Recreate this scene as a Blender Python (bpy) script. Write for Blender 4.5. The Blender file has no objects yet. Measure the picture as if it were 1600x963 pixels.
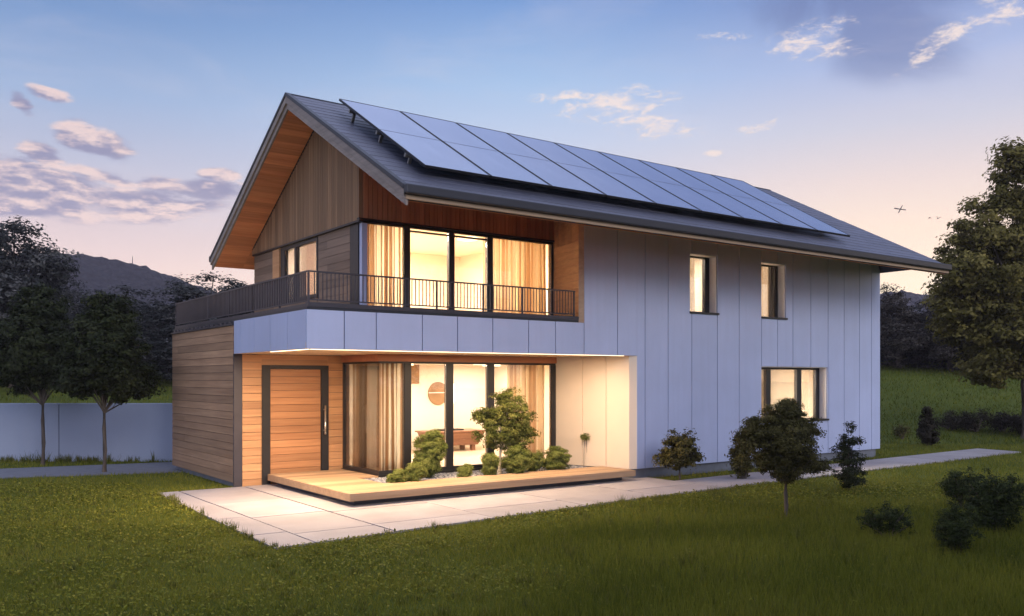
import bpy, math, random
import numpy as np
from mathutils import Vector, noise as mnoise

random.seed(7)
HAZE = True
scene = bpy.context.scene
COL = scene.collection
R_ = math.radians

# ------------------------------------------------------------------ frame of reference
# X runs along the long facade (away to the right), Y into the depth of the house, Z up.
# The white facade lies on Y = 0 and its recess edge on X = 0.
CO, SI = 0.809017, 0.587785          # camera heading
FPX, CAMH = 1363.0, 2.05
CAM = Vector((-12.456, -12.83, CAMH))

def ray(x, y):
    r = (x - 800) / FPX
    return Vector((SI + r * CO, CO - r * SI, (592 - y) / FPX))

def at(x, y, X=None, Y=None, Z=None, F=None):
    d = ray(x, y)
    if X is not None: k = (X - CAM.x) / d.x
    elif Y is not None: k = (Y - CAM.y) / d.y
    elif Z is not None: k = (Z - CAM.z) / d.z
    else: k = F
    return CAM + d * k

def depth(x, y):
    return SI * (x - CAM.x) + CO * (y - CAM.y)

def lateral(x, y):
    return CO * (x - CAM.x) - SI * (y - CAM.y)

def fr(F, R):
    return CAM.x + SI * F + CO * R, CAM.y + CO * F - SI * R

def smooth(a, b, x):
    t = np.clip((x - a) / (b - a), 0, 1)
    return t * t * (3 - 2 * t)

def ground_z(x, y):
    F = SI * (x - CAM.x) + CO * (y - CAM.y)
    R = CO * (x - CAM.x) - SI * (y - CAM.y)
    z = 3.0 * smooth(26, 52, F) + 0.5 * smooth(8, 20, R) * smooth(27, 44, F)
    return z + 0.12 * np.sin(x * .31 + y * .17) * smooth(30, 50, F) + 2.5 * smooth(60, 200, F)

# ------------------------------------------------------------------ materials
def srgb(*c):
    return tuple(((v / 255) / 12.92 if v / 255 <= .04045 else ((v / 255 + .055) / 1.055) ** 2.4) for v in c) + (1,)

class NT:
    def __init__(self, tree):
        self.t = tree
        self.n = tree.nodes
        self.l = tree.links
    def new(self, typ, **kw):
        nd = self.n.new(typ)
        for k, v in kw.items():
            setattr(nd, k, v)
        return nd
    def put(self, sock, v):
        if isinstance(v, bpy.types.NodeSocket):
            self.l.new(v, sock)
        elif v is not None:
            sock.default_value = v
    def m(self, op, a, b=None, c=None, clamp=False):
        nd = self.new('ShaderNodeMath', operation=op, use_clamp=clamp)
        for i, v in enumerate((a, b, c)):
            self.put(nd.inputs[i], v)
        return nd.outputs[0]
    def vm(self, op, a, b=None):
        nd = self.new('ShaderNodeVectorMath', operation=op)
        self.put(nd.inputs[0], a)
        if b is not None:
            self.put(nd.inputs[1], b)
        return nd.outputs[1] if op in ('DOT_PRODUCT', 'LENGTH') else nd.outputs[0]
    def mix(self, f, a, b, blend='MIX'):
        nd = self.new('ShaderNodeMix', data_type='RGBA', blend_type=blend)
        self.put(nd.inputs[0], f)
        self.put(nd.inputs[6], a)
        self.put(nd.inputs[7], b)
        return nd.outputs[2]
    def ramp(self, f, stops, interp='LINEAR'):
        nd = self.new('ShaderNodeValToRGB')
        cr = nd.color_ramp
        cr.interpolation = interp
        while len(cr.elements) < len(stops):
            cr.elements.new(.5)
        for e, (p, c) in zip(cr.elements, stops):
            e.position = p
            e.color = c
        self.put(nd.inputs[0], f)
        return nd.outputs[0]
    def noise(self, vec, scale=1, detail=4, rough=.5, dist=0, dims='3D'):
        nd = self.new('ShaderNodeTexNoise', noise_dimensions=dims)
        if vec is not None:
            self.l.new(vec, nd.inputs['Vector'])
        nd.inputs['Scale'].default_value = scale
        nd.inputs['Detail'].default_value = detail
        nd.inputs['Roughness'].default_value = rough
        nd.inputs['Distortion'].default_value = dist
        return nd.outputs['Fac']
    def map(self, vec, scale=(1, 1, 1), loc=(0, 0, 0), rot=(0, 0, 0)):
        nd = self.new('ShaderNodeMapping')
        self.l.new(vec, nd.inputs[0])
        nd.inputs['Location'].default_value = loc
        nd.inputs['Rotation'].default_value = rot
        nd.inputs['Scale'].default_value = scale
        return nd.outputs[0]
    def smooth(self, a, b, x):
        nd = self.new('ShaderNodeMapRange', interpolation_type='SMOOTHSTEP')
        self.put(nd.inputs[0], x)
        nd.inputs[1].default_value = a
        nd.inputs[2].default_value = b
        return nd.outputs[0]

def base_mat(name):
    m = bpy.data.materials.new(name)
    m.use_nodes = True
    nt = NT(m.node_tree)
    return m, nt, m.node_tree.nodes['Principled BSDF']

def pbr(name, col, rough=.6, metal=0, var=.12, scale=3, bump=0, bscale=60, stretch=(1, 1, 1), spec=.5, coat=0):
    m, nt, p = base_mat(name)
    obj = nt.new('ShaderNodeTexCoord').outputs['Object']
    v = nt.map(obj, stretch)
    n = nt.noise(v, scale, 5, .6)
    d = tuple(c * (1 - var) for c in col[:3]) + (1,)
    l = tuple(min(1, c * (1 + var)) for c in col[:3]) + (1,)
    nt.put(p.inputs['Base Color'], nt.ramp(n, [(.3, d), (.7, l)]))
    n2 = nt.noise(v, scale * 4, 3)
    nt.put(p.inputs['Roughness'], nt.m('ADD', nt.m('MULTIPLY', n2, .14), rough - .07))
    p.inputs['Metallic'].default_value = metal
    p.inputs['Specular IOR Level'].default_value = spec
    p.inputs['Coat Weight'].default_value = coat
    if bump:
        b = nt.new('ShaderNodeBump')
        b.inputs['Strength'].default_value = bump
        b.inputs['Distance'].default_value = .02
        nt.put(b.inputs['Height'], nt.noise(v, bscale, 4, .6))
        nt.l.new(b.outputs[0], p.inputs['Normal'])
    return m

def toned(m, amount, streak=None):
    """let every board, slab or tile of a mesh keep a slightly different tone, with rain streaks if asked"""
    nt = NT(m.node_tree)
    p = m.node_tree.nodes['Principled BSDF']
    src = p.inputs['Base Color'].links[0].from_socket
    tone = nt.new('ShaderNodeAttribute', attribute_name='tone').outputs['Fac']
    k = nt.m('ADD', 1 - amount / 2, nt.m('MULTIPLY', tone, amount))
    obj = nt.new('ShaderNodeTexCoord').outputs['Object']
    if streak:
        n = nt.noise(nt.map(obj, streak), 1, 6, .65)
        k = nt.m('MULTIPLY', k, nt.m('ADD', .95, nt.m('MULTIPLY', nt.smooth(.25, .6, n), .05)))
    hsv = nt.new('ShaderNodeHueSaturation')
    nt.put(hsv.inputs['Color'], src)
    nt.put(hsv.inputs['Value'], k)
    nt.l.new(hsv.outputs[0], p.inputs['Base Color'])
    return m

def wood(name, dark, light, axis='x', rough=.62, spread=.45, grain=1.0, patch=None):
    m, nt, p = base_mat(name)
    obj = nt.new('ShaderNodeTexCoord').outputs['Object']
    tone = nt.new('ShaderNodeAttribute', attribute_name='tone').outputs['Fac']
    off = nt.m('MULTIPLY', tone, 91.7)
    comb = nt.new('ShaderNodeCombineXYZ')
    for i in range(3):
        nt.put(comb.inputs[i], off)
    v = nt.vm('ADD', obj, comb.outputs[0])
    sc = {'x': (1.1, 26, 26), 'y': (26, 1.1, 26), 'z': (26, 26, 1.1)}[axis]
    v2 = nt.map(v, tuple(s * grain for s in sc))
    n = nt.noise(v2, 1.0, 6, .62, .35)
    v3 = nt.map(v, tuple(s * grain * .22 for s in sc))
    n3 = nt.noise(v3, 1.0, 3, .5, .8)
    f = nt.m('ADD', nt.m('MULTIPLY', n, .55), nt.m('MULTIPLY', n3, .45))
    c = nt.ramp(f, [(.32, dark), (.66, light)])
    k = nt.m('ADD', nt.m('MULTIPLY', tone, spread), 1 - spread / 2)
    if patch:
        k = nt.m('MULTIPLY', k, nt.m('ADD', .75, nt.m('MULTIPLY', nt.noise(obj, patch, 3), .5)))
    hsv = nt.new('ShaderNodeHueSaturation')
    nt.put(hsv.inputs['Color'], c)
    nt.put(hsv.inputs['Value'], k)
    nt.l.new(hsv.outputs[0], p.inputs['Base Color'])
    nt.put(p.inputs['Roughness'], nt.m('ADD', nt.m('MULTIPLY', n, .25), rough - .12))
    b = nt.new('ShaderNodeBump')
    b.inputs['Strength'].default_value = .25
    b.inputs['Distance'].default_value = .004
    nt.put(b.inputs['Height'], n)
    nt.l.new(b.outputs[0], p.inputs['Normal'])
    return m

def leaf_mat(name, dark, mid, light, trans=.25, rough=.6):
    m = bpy.data.materials.new(name)
    m.use_nodes = True
    nt = NT(m.node_tree)
    nt.n.clear()
    out = nt.new('ShaderNodeOutputMaterial')
    tone = nt.new('ShaderNodeAttribute', attribute_name='tone').outputs['Fac']
    c = nt.ramp(tone, [(0, dark), (.5, mid), (1, light)])
    p = nt.new('ShaderNodeBsdfPrincipled')
    nt.put(p.inputs['Base Color'], c)
    p.inputs['Roughness'].default_value = rough
    p.inputs['Specular IOR Level'].default_value = .1
    tr = nt.new('ShaderNodeBsdfTranslucent')
    nt.put(tr.inputs[0], c)
    mx = nt.new('ShaderNodeMixShader')
    mx.inputs[0].default_value = trans
    nt.l.new(p.outputs[0], mx.inputs[1])
    nt.l.new(tr.outputs[0], mx.inputs[2])
    nt.l.new(mx.outputs[0], out.inputs[0])
    return m

def glass_mat(name, tint=(1, 1, 1, 1), refl=1.0):
    m = bpy.data.materials.new(name)
    m.use_nodes = True
    nt = NT(m.node_tree)
    nt.n.clear()
    out = nt.new('ShaderNodeOutputMaterial')
    fres = nt.new('ShaderNodeFresnel')
    fres.inputs[0].default_value = 1.45
    t = nt.new('ShaderNodeBsdfTransparent')
    t.inputs[0].default_value = tint
    g = nt.new('ShaderNodeBsdfGlossy')
    g.inputs['Roughness'].default_value = .02
    mx = nt.new('ShaderNodeMixShader')
    nt.put(mx.inputs[0], nt.m('MULTIPLY', fres.outputs[0], refl))
    nt.l.new(t.outputs[0], mx.inputs[1])
    nt.l.new(g.outputs[0], mx.inputs[2])
    nt.l.new(mx.outputs[0], out.inputs[0])
    return m

def emit_mat(name, col, s):
    m = bpy.data.materials.new(name)
    m.use_nodes = True
    nt = NT(m.node_tree)
    nt.n.clear()
    e = nt.new('ShaderNodeEmission')
    e.inputs[0].default_value = col
    e.inputs[1].default_value = s
    nt.l.new(e.outputs[0], nt.new('ShaderNodeOutputMaterial').inputs[0])
    return m

def curtain_mat(name, a, b):
    m = bpy.data.materials.new(name)
    m.use_nodes = True
    nt = NT(m.node_tree)
    nt.n.clear()
    out = nt.new('ShaderNodeOutputMaterial')
    obj = nt.new('ShaderNodeTexCoord').outputs['Object']
    n = nt.noise(nt.map(obj, (40, 40, .6)), 1, 3)
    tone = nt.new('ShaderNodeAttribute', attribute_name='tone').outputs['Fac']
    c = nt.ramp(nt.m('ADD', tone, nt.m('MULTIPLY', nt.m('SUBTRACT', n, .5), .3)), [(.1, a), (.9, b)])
    d = nt.new('ShaderNodeBsdfDiffuse')
    nt.put(d.inputs[0], c)
    t = nt.new('ShaderNodeBsdfTranslucent')
    nt.put(t.inputs[0], c)
    mx = nt.new('ShaderNodeMixShader')
    mx.inputs[0].default_value = .65
    nt.l.new(d.outputs[0], mx.inputs[1])
    nt.l.new(t.outputs[0], mx.inputs[2])
    nt.l.new(mx.outputs[0], out.inputs[0])
    return m

M = {}
M['panel'] = pbr('facade_panel', (.43, .485, .69, 1), .5, 0, .06, .8, .05, 8)
toned(M['panel'], .05, (9, 9, .5))
M['cream'] = pbr('cream_reveal', (.74, .62, .50, 1), .6, 0, .03, 2)
M['joint'] = pbr('joint_dark', (.05, .055, .075, 1), .8)
M['plinth'] = pbr('plinth_concrete', (.16, .17, .2, 1), .85, 0, .15, 3, .3, 40)
M['dark'] = pbr('dark_metal', (.022, .021, .023, 1), .42, .3, .15, 4)
M['rail'] = pbr('rail_metal', (.055, .05, .062, 1), .45, .4, .1, 4)
M['roof'] = pbr('roof_sheet', (.074, .077, .108, 1), .42, .1, .22, 1.2, .35, 9, (.6, 2.2, 2.2))
toned(M['roof'], .12, (3, 1, 1))
M['gutter'] = pbr('gutter_metal', (.022, .023, .031, 1), .45, .2, .12, 2)
M['barge'] = wood('barge_wood', (.17, .135, .12, 1), (.31, .255, .225, 1), 'y', .6, .3)
M['trim'] = wood('pale_trim', (.30, .20, .13, 1), (.44, .31, .21, 1), 'x', .6, .2)
M['soffit'] = wood('soffit_boards', (.50, .155, .06, 1), (.76, .31, .14, 1), 'x', .55, .35)
M['gable'] = wood('grey_slats', (.185, .10, .05, 1), (.33, .20, .108, 1), 'z', .7, .4)
M['gablewall'] = wood('grey_boards', (.13, .088, .065, 1), (.24, .17, .125, 1), 'y', .7, .4)
M['redclad'] = wood('red_clad', (.25, .10, .05, 1), (.40, .18, .09, 1), 'z', .6, .35)
M['block'] = wood('block_boards', (.24, .13, .07, 1), (.45, .27, .155, 1), 'y', .65, .35, 1, .7)
M['warmx'] = wood('warm_boards', (.36, .17, .075, 1), (.56, .31, .15, 1), 'x', .55, .32)
M['warmy'] = wood('warm_boards_side', (.42, .20, .085, 1), (.64, .36, .17, 1), 'y', .55, .32)
M['doorwood'] = wood('door_boards', (.28, .12, .05, 1), (.46, .23, .105, 1), 'x', .45, .28)
M['beam'] = wood('beam_wood', (.28, .10, .045, 1), (.42, .17, .075, 1), 'x', .5, .2)
M['deck'] = wood('deck_boards', (.27, .16, .085, 1), (.46, .305, .18, 1), 'x', .55, .4)
M['canopy'] = pbr('canopy_soffit', (.66, .48, .32, 1), .7, 0, .05, 1.5)
M['plaster'] = pbr('room_plaster', (.82, .73, .6, 1), .8, 0, .02, 1)
M['floor'] = wood('room_floor', (.50, .36, .24, 1), (.66, .5, .36, 1), 'x', .4, .2)
M['glass'] = glass_mat('window_glass', (.97, .96, .94, 1), .8)
M['lamp'] = emit_mat('lamp_glow', (1, .78, .5, 1), 4)
M['curtain'] = curtain_mat('curtain_cloth', (.48, .34, .22, 1), (.92, .88, .78, 1))
M['curtain2'] = curtain_mat('curtain_tan', (.66, .50, .34, 1), (.88, .79, .64, 1))
M['curtain3'] = curtain_mat('curtain_white', (.70, .60, .48, 1), (.88, .84, .78, 1))
M['brown'] = wood('brown_furniture', (.17, .075, .045, 1), (.30, .15, .09, 1), 'x', .35, .2)
M['art'] = pbr('art_tan', (.30, .165, .07, 1), .6, 0, .2, 5)
M['white'] = pbr('white_paint', (.84, .80, .78, 1), .5, 0, .03)
M['steel'] = pbr('brushed_steel', (.5, .45, .38, 1), .3, .9, .08, 8)
M['pave'] = pbr('pave_stone', (.31, .28, .285, 1), .7, 0, .13, 1.6, .25, 30)
toned(M['pave'], .22, (2.6, 2.6, 2.6))
M['paveb'] = pbr('pave_bed', (.10, .09, .085, 1), .9, 0, .2, 6)
M['asphalt'] = pbr('path_asphalt', (.12, .125, .15, 1), .85, 0, .15, 4, .3, 60)
M['gwall'] = pbr('garden_wall', (.30, .335, .44, 1), .75, 0, .06, .7, .1, 12)
M['gravel'] = None
M['bark'] = pbr('bark', (.085, .065, .05, 1), .85, 0, .35, 9, .5, 30, (1, 1, .3))
M['barkpale'] = pbr('bark_pale', (.62, .52, .42, 1), .8, 0, .2, 12, .3, 30)
M['leafdark'] = leaf_mat('leaf_dark', (.010, .014, .006, 1), (.026, .033, .012, 1), (.055, .062, .024, 1), .2)
M['leafforest'] = leaf_mat('leaf_forest', (.008, .010, .010, 1), (.032, .036, .034, 1), (.15, .145, .14, 1), .2)
M['leafgrassy'] = leaf_mat('leaf_grassy', (.012, .018, .005, 1), (.03, .042, .011, 1), (.065, .08, .022, 1), .2)
M['leafwarm'] = leaf_mat('leaf_warm', (.010, .008, .006, 1), (.034, .027, .019, 1), (.14, .12, .10, 1), .2)
M['leafautumn'] = leaf_mat('leaf_olive', (.05, .045, .012, 1), (.15, .13, .034, 1), (.30, .24, .07, 1), .3)
M['leafmid'] = leaf_mat('leaf_mid', (.026, .026, .008, 1), (.075, .068, .02, 1), (.17, .145, .05, 1), .25)
M['leafbed'] = leaf_mat('leaf_bed', (.08, .11, .02, 1), (.19, .22, .055, 1), (.30, .31, .10, 1), .42)
M['leafbedtree'] = leaf_mat('leaf_bed_tree', (.05, .07, .014, 1), (.13, .145, .034, 1), (.24, .23, .07, 1), .4)
M['leafbrown'] = leaf_mat('leaf_brown', (.014, .012, .008, 1), (.03, .026, .016, 1), (.055, .045, .028, 1), .2)
M['grass'] = leaf_mat('grass_blades', (.065, .085, .009, 1), (.18, .188, .023, 1), (.32, .28, .046, 1), .3, .7)
M['tuft'] = leaf_mat('tuft_blades', (.05, .062, .012, 1), (.12, .13, .026, 1), (.22, .2, .055, 1), .3, .7)
M['bird'] = pbr('bird_dark', (.03, .028, .035, 1), .7)

def gravel_mat():
    m, nt, p = base_mat('gravel_bed')
    obj = nt.new('ShaderNodeTexCoord').outputs['Object']
    v = nt.new('ShaderNodeTexVoronoi')
    nt.l.new(obj, v.inputs['Vector'])
    v.inputs['Scale'].default_value = 34
    nt.put(p.inputs['Base Color'], nt.ramp(v.outputs['Color'], [(.1, (.10, .10, .12, 1)), (.55, (.26, .26, .29, 1)), (.95, (.5, .48, .47, 1))]))
    p.inputs['Roughness'].default_value = .8
    b = nt.new('ShaderNodeBump')
    b.inputs['Strength'].default_value = 1
    b.inputs['Distance'].default_value = .03
    b.invert = True
    nt.l.new(v.outputs['Distance'], b.inputs['Height'])
    nt.l.new(b.outputs[0], p.inputs['Normal'])
    return m
M['gravel'] = gravel_mat()

def lawn_mat():
    m, nt, p = base_mat('lawn_soil')
    obj = nt.new('ShaderNodeTexCoord').outputs['Object']
    n = nt.noise(obj, .35, 5, .6)
    n2 = nt.noise(obj, 22, 5, .7)
    n3 = nt.noise(obj, 90, 3, .7)
    f = nt.m('ADD', nt.m('MULTIPLY', n, .4), nt.m('ADD', nt.m('MULTIPLY', n2, .35), nt.m('MULTIPLY', n3, .25)))
    nt.put(p.inputs['Base Color'], nt.ramp(f, [(.3, (.03, .045, .006, 1)), (.5, (.07, .09, .013, 1)), (.72, (.13, .14, .026, 1))]))
    p.inputs['Roughness'].default_value = .95
    p.inputs['Specular IOR Level'].default_value = .1
    b = nt.new('ShaderNodeBump')
    b.inputs['Strength'].default_value = .8
    b.inputs['Distance'].default_value = .04
    nt.put(b.inputs['Height'], n2)
    nt.l.new(b.outputs[0], p.inputs['Normal'])
    return m
M['lawn'] = lawn_mat()

def hill_mat():
    m, nt, p = base_mat('hill_forest')
    obj = nt.new('ShaderNodeTexCoord').outputs['Object']
    v = nt.new('ShaderNodeTexVoronoi')
    nt.l.new(obj, v.inputs['Vector'])
    v.inputs['Scale'].default_value = .32
    n = nt.noise(obj, .05, 4)
    f = nt.m('ADD', nt.m('MULTIPLY', v.outputs['Distance'], .35), nt.m('MULTIPLY', n, .6))
    nt.put(p.inputs['Base Color'], nt.ramp(f, [(.2, (.016, .02, .03, 1)), (.75, (.005, .007, .012, 1))]))
    p.inputs['Roughness'].default_value = 1
    p.inputs['Specular IOR Level'].default_value = 0
    b = nt.new('ShaderNodeBump')
    b.inputs['Strength'].default_value = 1
    b.inputs['Distance'].default_value = 3
    b.invert = True
    nt.l.new(v.outputs['Distance'], b.inputs['Height'])
    nt.l.new(b.outputs[0], p.inputs['Normal'])
    return m
M['hill'] = hill_mat()

def solar_mat():
    m, nt, p = base_mat('solar_glass')
    obj = nt.new('ShaderNodeTexCoord').outputs['Object']
    sep = nt.new('ShaderNodeSeparateXYZ')
    nt.l.new(obj, sep.inputs[0])
    def lines(s, pitch, w):
        fr_ = nt.m('FRACT', nt.m('DIVIDE', s, pitch))
        return nt.m('GREATER_THAN', nt.m('ABSOLUTE', nt.m('SUBTRACT', fr_, .5)), .5 - w)
    g = nt.m('MAXIMUM', lines(sep.outputs[0], .192, .02), lines(sep.outputs[1], .192, .02))
    n = nt.noise(nt.map(obj, (1.2, .5, 1)), 1.4, 4)
    c = nt.ramp(n, [(.3, (.22, .28, .39, 1)), (.7, (.34, .40, .51, 1))])
    nt.put(p.inputs['Base Color'], nt.mix(nt.m('MULTIPLY', g, .5), c, (.25, .29, .42, 1)))
    p.inputs['Metallic'].default_value = .9
    nt.put(p.inputs['Roughness'], nt.m('ADD', .14, nt.m('MULTIPLY', n, .16)))
    p.inputs['Coat Weight'].default_value = .9
    p.inputs['Coat Roughness'].default_value = .06
    return m
M['solar'] = solar_mat()

# ------------------------------------------------------------------ geometry helpers
class MB:
    def __init__(self):
        self.v, self.f, self.t = [], [], []
    def quad(self, *pts, tone=None):
        i = len(self.v)
        self.v += [tuple(p) for p in pts]
        self.f.append(tuple(range(i, i + len(pts))))
        self.t.append(random.random() if tone is None else tone)
    def hexa(self, p, tone=None):
        t = random.random() if tone is None else tone
        i = len(self.v)
        self.v += [tuple(q) for q in p]
        for q in ((0, 3, 2, 1), (4, 5, 6, 7), (0, 1, 5, 4), (1, 2, 6, 5), (2, 3, 7, 6), (3, 0, 4, 7)):
            self.f.append(tuple(i + k for k in q))
            self.t.append(t)
    def box(self, x0, x1, y0, y1, z0, z1, tone=None):
        self.hexa([(x0, y0, z0), (x1, y0, z0), (x1, y1, z0), (x0, y1, z0),
                   (x0, y0, z1), (x1, y0, z1), (x1, y1, z1), (x0, y1, z1)], tone)
    def prism(self, poly, z0, z1, tone=None):
        t = random.random() if tone is None else tone
        n, i = len(poly), len(self.v)
        self.v += [(p[0], p[1], z0) for p in poly] + [(p[0], p[1], z1) for p in poly]
        self.f.append(tuple(i + k for k in reversed(range(n)))); self.t.append(t)
        self.f.append(tuple(i + n + k for k in range(n))); self.t.append(t)
        for k in range(n):
            j = (k + 1) % n
            self.f.append((i + k, i + j, i + n + j, i + n + k)); self.t.append(t)
    def tube(self, pts, rad, seg=7, tone=None):
        t = random.random() if tone is None else tone
        rad = rad if isinstance(rad, (list, tuple)) else [rad] * len(pts)
        i0 = len(self.v)
        P = [Vector(p) for p in pts]
        for k, p in enumerate(P):
            d = (P[min(k + 1, len(P) - 1)] - P[max(k - 1, 0)]).normalized()
            a = d.cross(Vector((0, 0, 1)))
            a = a.normalized() if a.length > 1e-3 else Vector((1, 0, 0))
            b = d.cross(a)
            for s in range(seg):
                an = 2 * math.pi * s / seg
                self.v.append(tuple(p + (a * math.cos(an) + b * math.sin(an)) * rad[k]))
        for k in range(len(P) - 1):
            for s in range(seg):
                s2 = (s + 1) % seg
                a = i0 + k * seg
                self.f.append((a + s, a + s2, a + seg + s2, a + seg + s)); self.t.append(t)
        self.f.append(tuple(i0 + s for s in range(seg))); self.t.append(t)
        self.f.append(tuple(i0 + (len(P) - 1) * seg + s for s in reversed(range(seg)))); self.t.append(t)

def tag(o, label=None, cat=None, group=None, kind=None):
    for k, v in (('label', label), ('category', cat), ('group', group), ('kind', kind)):
        if v:
            o[k] = v
    return o

def origin(o):
    v = Vector((0, 0, 0))
    while o is not None:
        v = v + o.location
        o = o.parent
    return v

def mk(name, mb, mat, parent=None, smooth_=False, bevel=0, **kw):
    """one mesh object; MB coordinates are in the parent's own space"""
    me = bpy.data.meshes.new(name)
    me.from_pydata(mb.v, [], mb.f)
    at_ = me.attributes.new('tone', 'FLOAT', 'FACE')
    at_.data.foreach_set('value', mb.t)
    me.materials.append(mat)
    if smooth_:
        me.polygons.foreach_set('use_smooth', [True] * len(me.polygons))
    me.update()
    o = bpy.data.objects.new(name, me)
    COL.objects.link(o)
    o.parent = parent
    if bevel:
        b = o.modifiers.new('Bevel', 'BEVEL')
        b.width = bevel
        b.segments = 2
        b.limit_method = 'ANGLE'
    return tag(o, **kw)

def empty(name, loc, label, cat, group=None, rz=0):
    o = bpy.data.objects.new(name, None)
    o.empty_display_size = .2
    COL.objects.link(o)
    o.location = loc
    o.rotation_euler.z = rz
    return tag(o, label, cat, group)

def copy_thing(root, loc, label, rz=0, scale=(1, 1, 1)):
    r = root.copy()
    COL.objects.link(r)
    r.location, r.rotation_euler, r.scale = loc, (0, 0, rz), scale
    r['label'] = label
    for c in list(root.children):
        d = c.copy()
        COL.objects.link(d)
        d.parent = r
        for g in list(c.children):
            e = g.copy()
            COL.objects.link(e)
            e.parent = d
    return r

def np_mesh(name, V, Fc, tone, mat):
    k = Fc.shape[1]
    me = bpy.data.meshes.new(name)
    me.vertices.add(len(V))
    me.vertices.foreach_set('co', V.astype(np.float32).ravel())
    me.loops.add(Fc.size)
    me.loops.foreach_set('vertex_index', Fc.astype(np.int32).ravel())
    me.polygons.add(len(Fc))
    me.polygons.foreach_set('loop_start', np.arange(0, Fc.size, k, dtype=np.int32))
    me.polygons.foreach_set('loop_total', np.full(len(Fc), k, dtype=np.int32))
    a = me.attributes.new('tone', 'FLOAT', 'FACE')
    a.data.foreach_set('value', tone.astype(np.float32))
    me.materials.append(mat)
    me.update()
    me.validate()
    return me

def leaves(rng, P, Nrm, size, tone, name, mat, aspect=.5):
    """diamond leaves, slightly folded, centred on P with normals near Nrm"""
    n = len(P)
    Nrm = Nrm / np.linalg.norm(Nrm, axis=1, keepdims=True)
    a = rng.normal(size=(n, 3))
    T = np.cross(Nrm, a)
    T /= np.linalg.norm(T, axis=1, keepdims=True) + 1e-9
    B = np.cross(Nrm, T)
    s = (size * rng.uniform(.6, 1.35, n))[:, None]
    fold = Nrm * s * .12
    V = np.stack([P - T * s * .5, P - B * s * aspect * .5 + fold, P + T * s * .5, P + B * s * aspect * .5 + fold], 1).reshape(-1, 3)
    Fc = np.arange(n * 4).reshape(-1, 4)
    return np_mesh(name, V, Fc, np.clip(tone, 0, 1), mat)

def link_mesh(name, me, parent=None, **kw):
    o = bpy.data.objects.new(name, me)
    COL.objects.link(o)
    o.parent = parent
    return tag(o, **kw)

def crown_points(rng, lobes, n_clump, n_leaf, clump_r, shell=.55):
    """clumps scattered through the volume of a set of ellipsoids, leaves scattered round each clump"""
    lobes = np.array(lobes, float)
    vol = lobes[:, 3] * lobes[:, 4] * lobes[:, 5]
    idx = rng.choice(len(lobes), n_clump, p=vol ** .8 / (vol ** .8).sum())
    d = rng.normal(size=(n_clump, 3))
    d /= np.linalg.norm(d, axis=1, keepdims=True)
    r = shell + (1 - shell) * rng.random(n_clump) ** .7
    r *= rng.uniform(.82, 1.1, n_clump)
    C = lobes[idx, :3] + d * r[:, None] * lobes[idx, 3:6]
    per = rng.integers(int(n_leaf * .5), int(n_leaf * 1.5), n_clump)
    ci = np.repeat(np.arange(n_clump), per)
    m = len(ci)
    g = rng.normal(size=(m, 3))
    g /= np.linalg.norm(g, axis=1, keepdims=True)
    rr = clump_r * 1.32 * rng.uniform(.6, 1.4, n_clump)[ci] * rng.random(m) ** .7
    off = g * rr[:, None] * np.array([1, 1, .62])
    P = C[ci] + off
    out = d[ci] * .5 + g * .6 + np.array([0, 0, .55]) + rng.normal(size=(m, 3)) * .45
    tone = .5 + rng.normal(size=n_clump)[ci] * .16 + rng.normal(size=m) * .16
    return P, out, tone, C

def build_tree(name, loc, label, cat, group, seed, lobes, trunk_h, trunk_r, n_clump, n_leaf, clump_r, leaf, mleaf, mbark, shell=.5, lean=.0, nbr=14, aspect=.5, rz=0, fork=0.0):
    rng = np.random.default_rng(seed)
    root = empty(name, loc, label, cat, group, rz)
    P, N, t, C = crown_points(rng, lobes, n_clump, n_leaf, clump_r, shell)
    keep = P[:, 2] > .02
    link_mesh('crown', leaves(rng, P[keep], N[keep], leaf, t[keep], name + '_crown', mleaf, aspect), root)
    mb = MB()
    top = np.array([lean, 0, trunk_h])
    cz = max(l[2] for l in lobes)
    pts = [(0, 0, -.06), (lean * .2 + .01 * trunk_h, 0, trunk_h * .35), (lean * .6 - .008 * trunk_h, .01 * trunk_h, trunk_h * .7), tuple(top)]
    mb.tube(pts, [trunk_r * 1.35, trunk_r, trunk_r * .9, trunk_r * .8], 9)
    mb.tube([tuple(top), (lean, .03, (trunk_h + cz) / 2), (lean * 1.2, 0, cz)], [trunk_r * .8, trunk_r * .5, trunk_r * .2], 7)
    sel = C[np.argsort(C[:, 2] + rng.normal(size=len(C)) * .2 * clump_r)]
    ids = np.unique(np.linspace(0, len(sel) - 1, nbr).astype(int))
    for i in ids:
        c = sel[i]
        z0 = trunk_h * (.92 if fork else rng.uniform(.95, 1.0)) + max(0, (c[2] - trunk_h)) * rng.uniform(.1, .45) * (1 - fork)
        a = np.array([lean, 0, min(z0, cz)])
        midp = a * .5 + c * .5 + np.array([0, 0, -.12 * np.linalg.norm(c - a)]) * rng.uniform(-.3, 1)
        r0 = trunk_r * rng.uniform(.3, .5)
        mb.tube([tuple(a), tuple(midp), tuple(c)], [r0, r0 * .6, r0 * .22], 5)
    mk('trunk', mb, mbark, root, smooth_=True)
    return root

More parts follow.
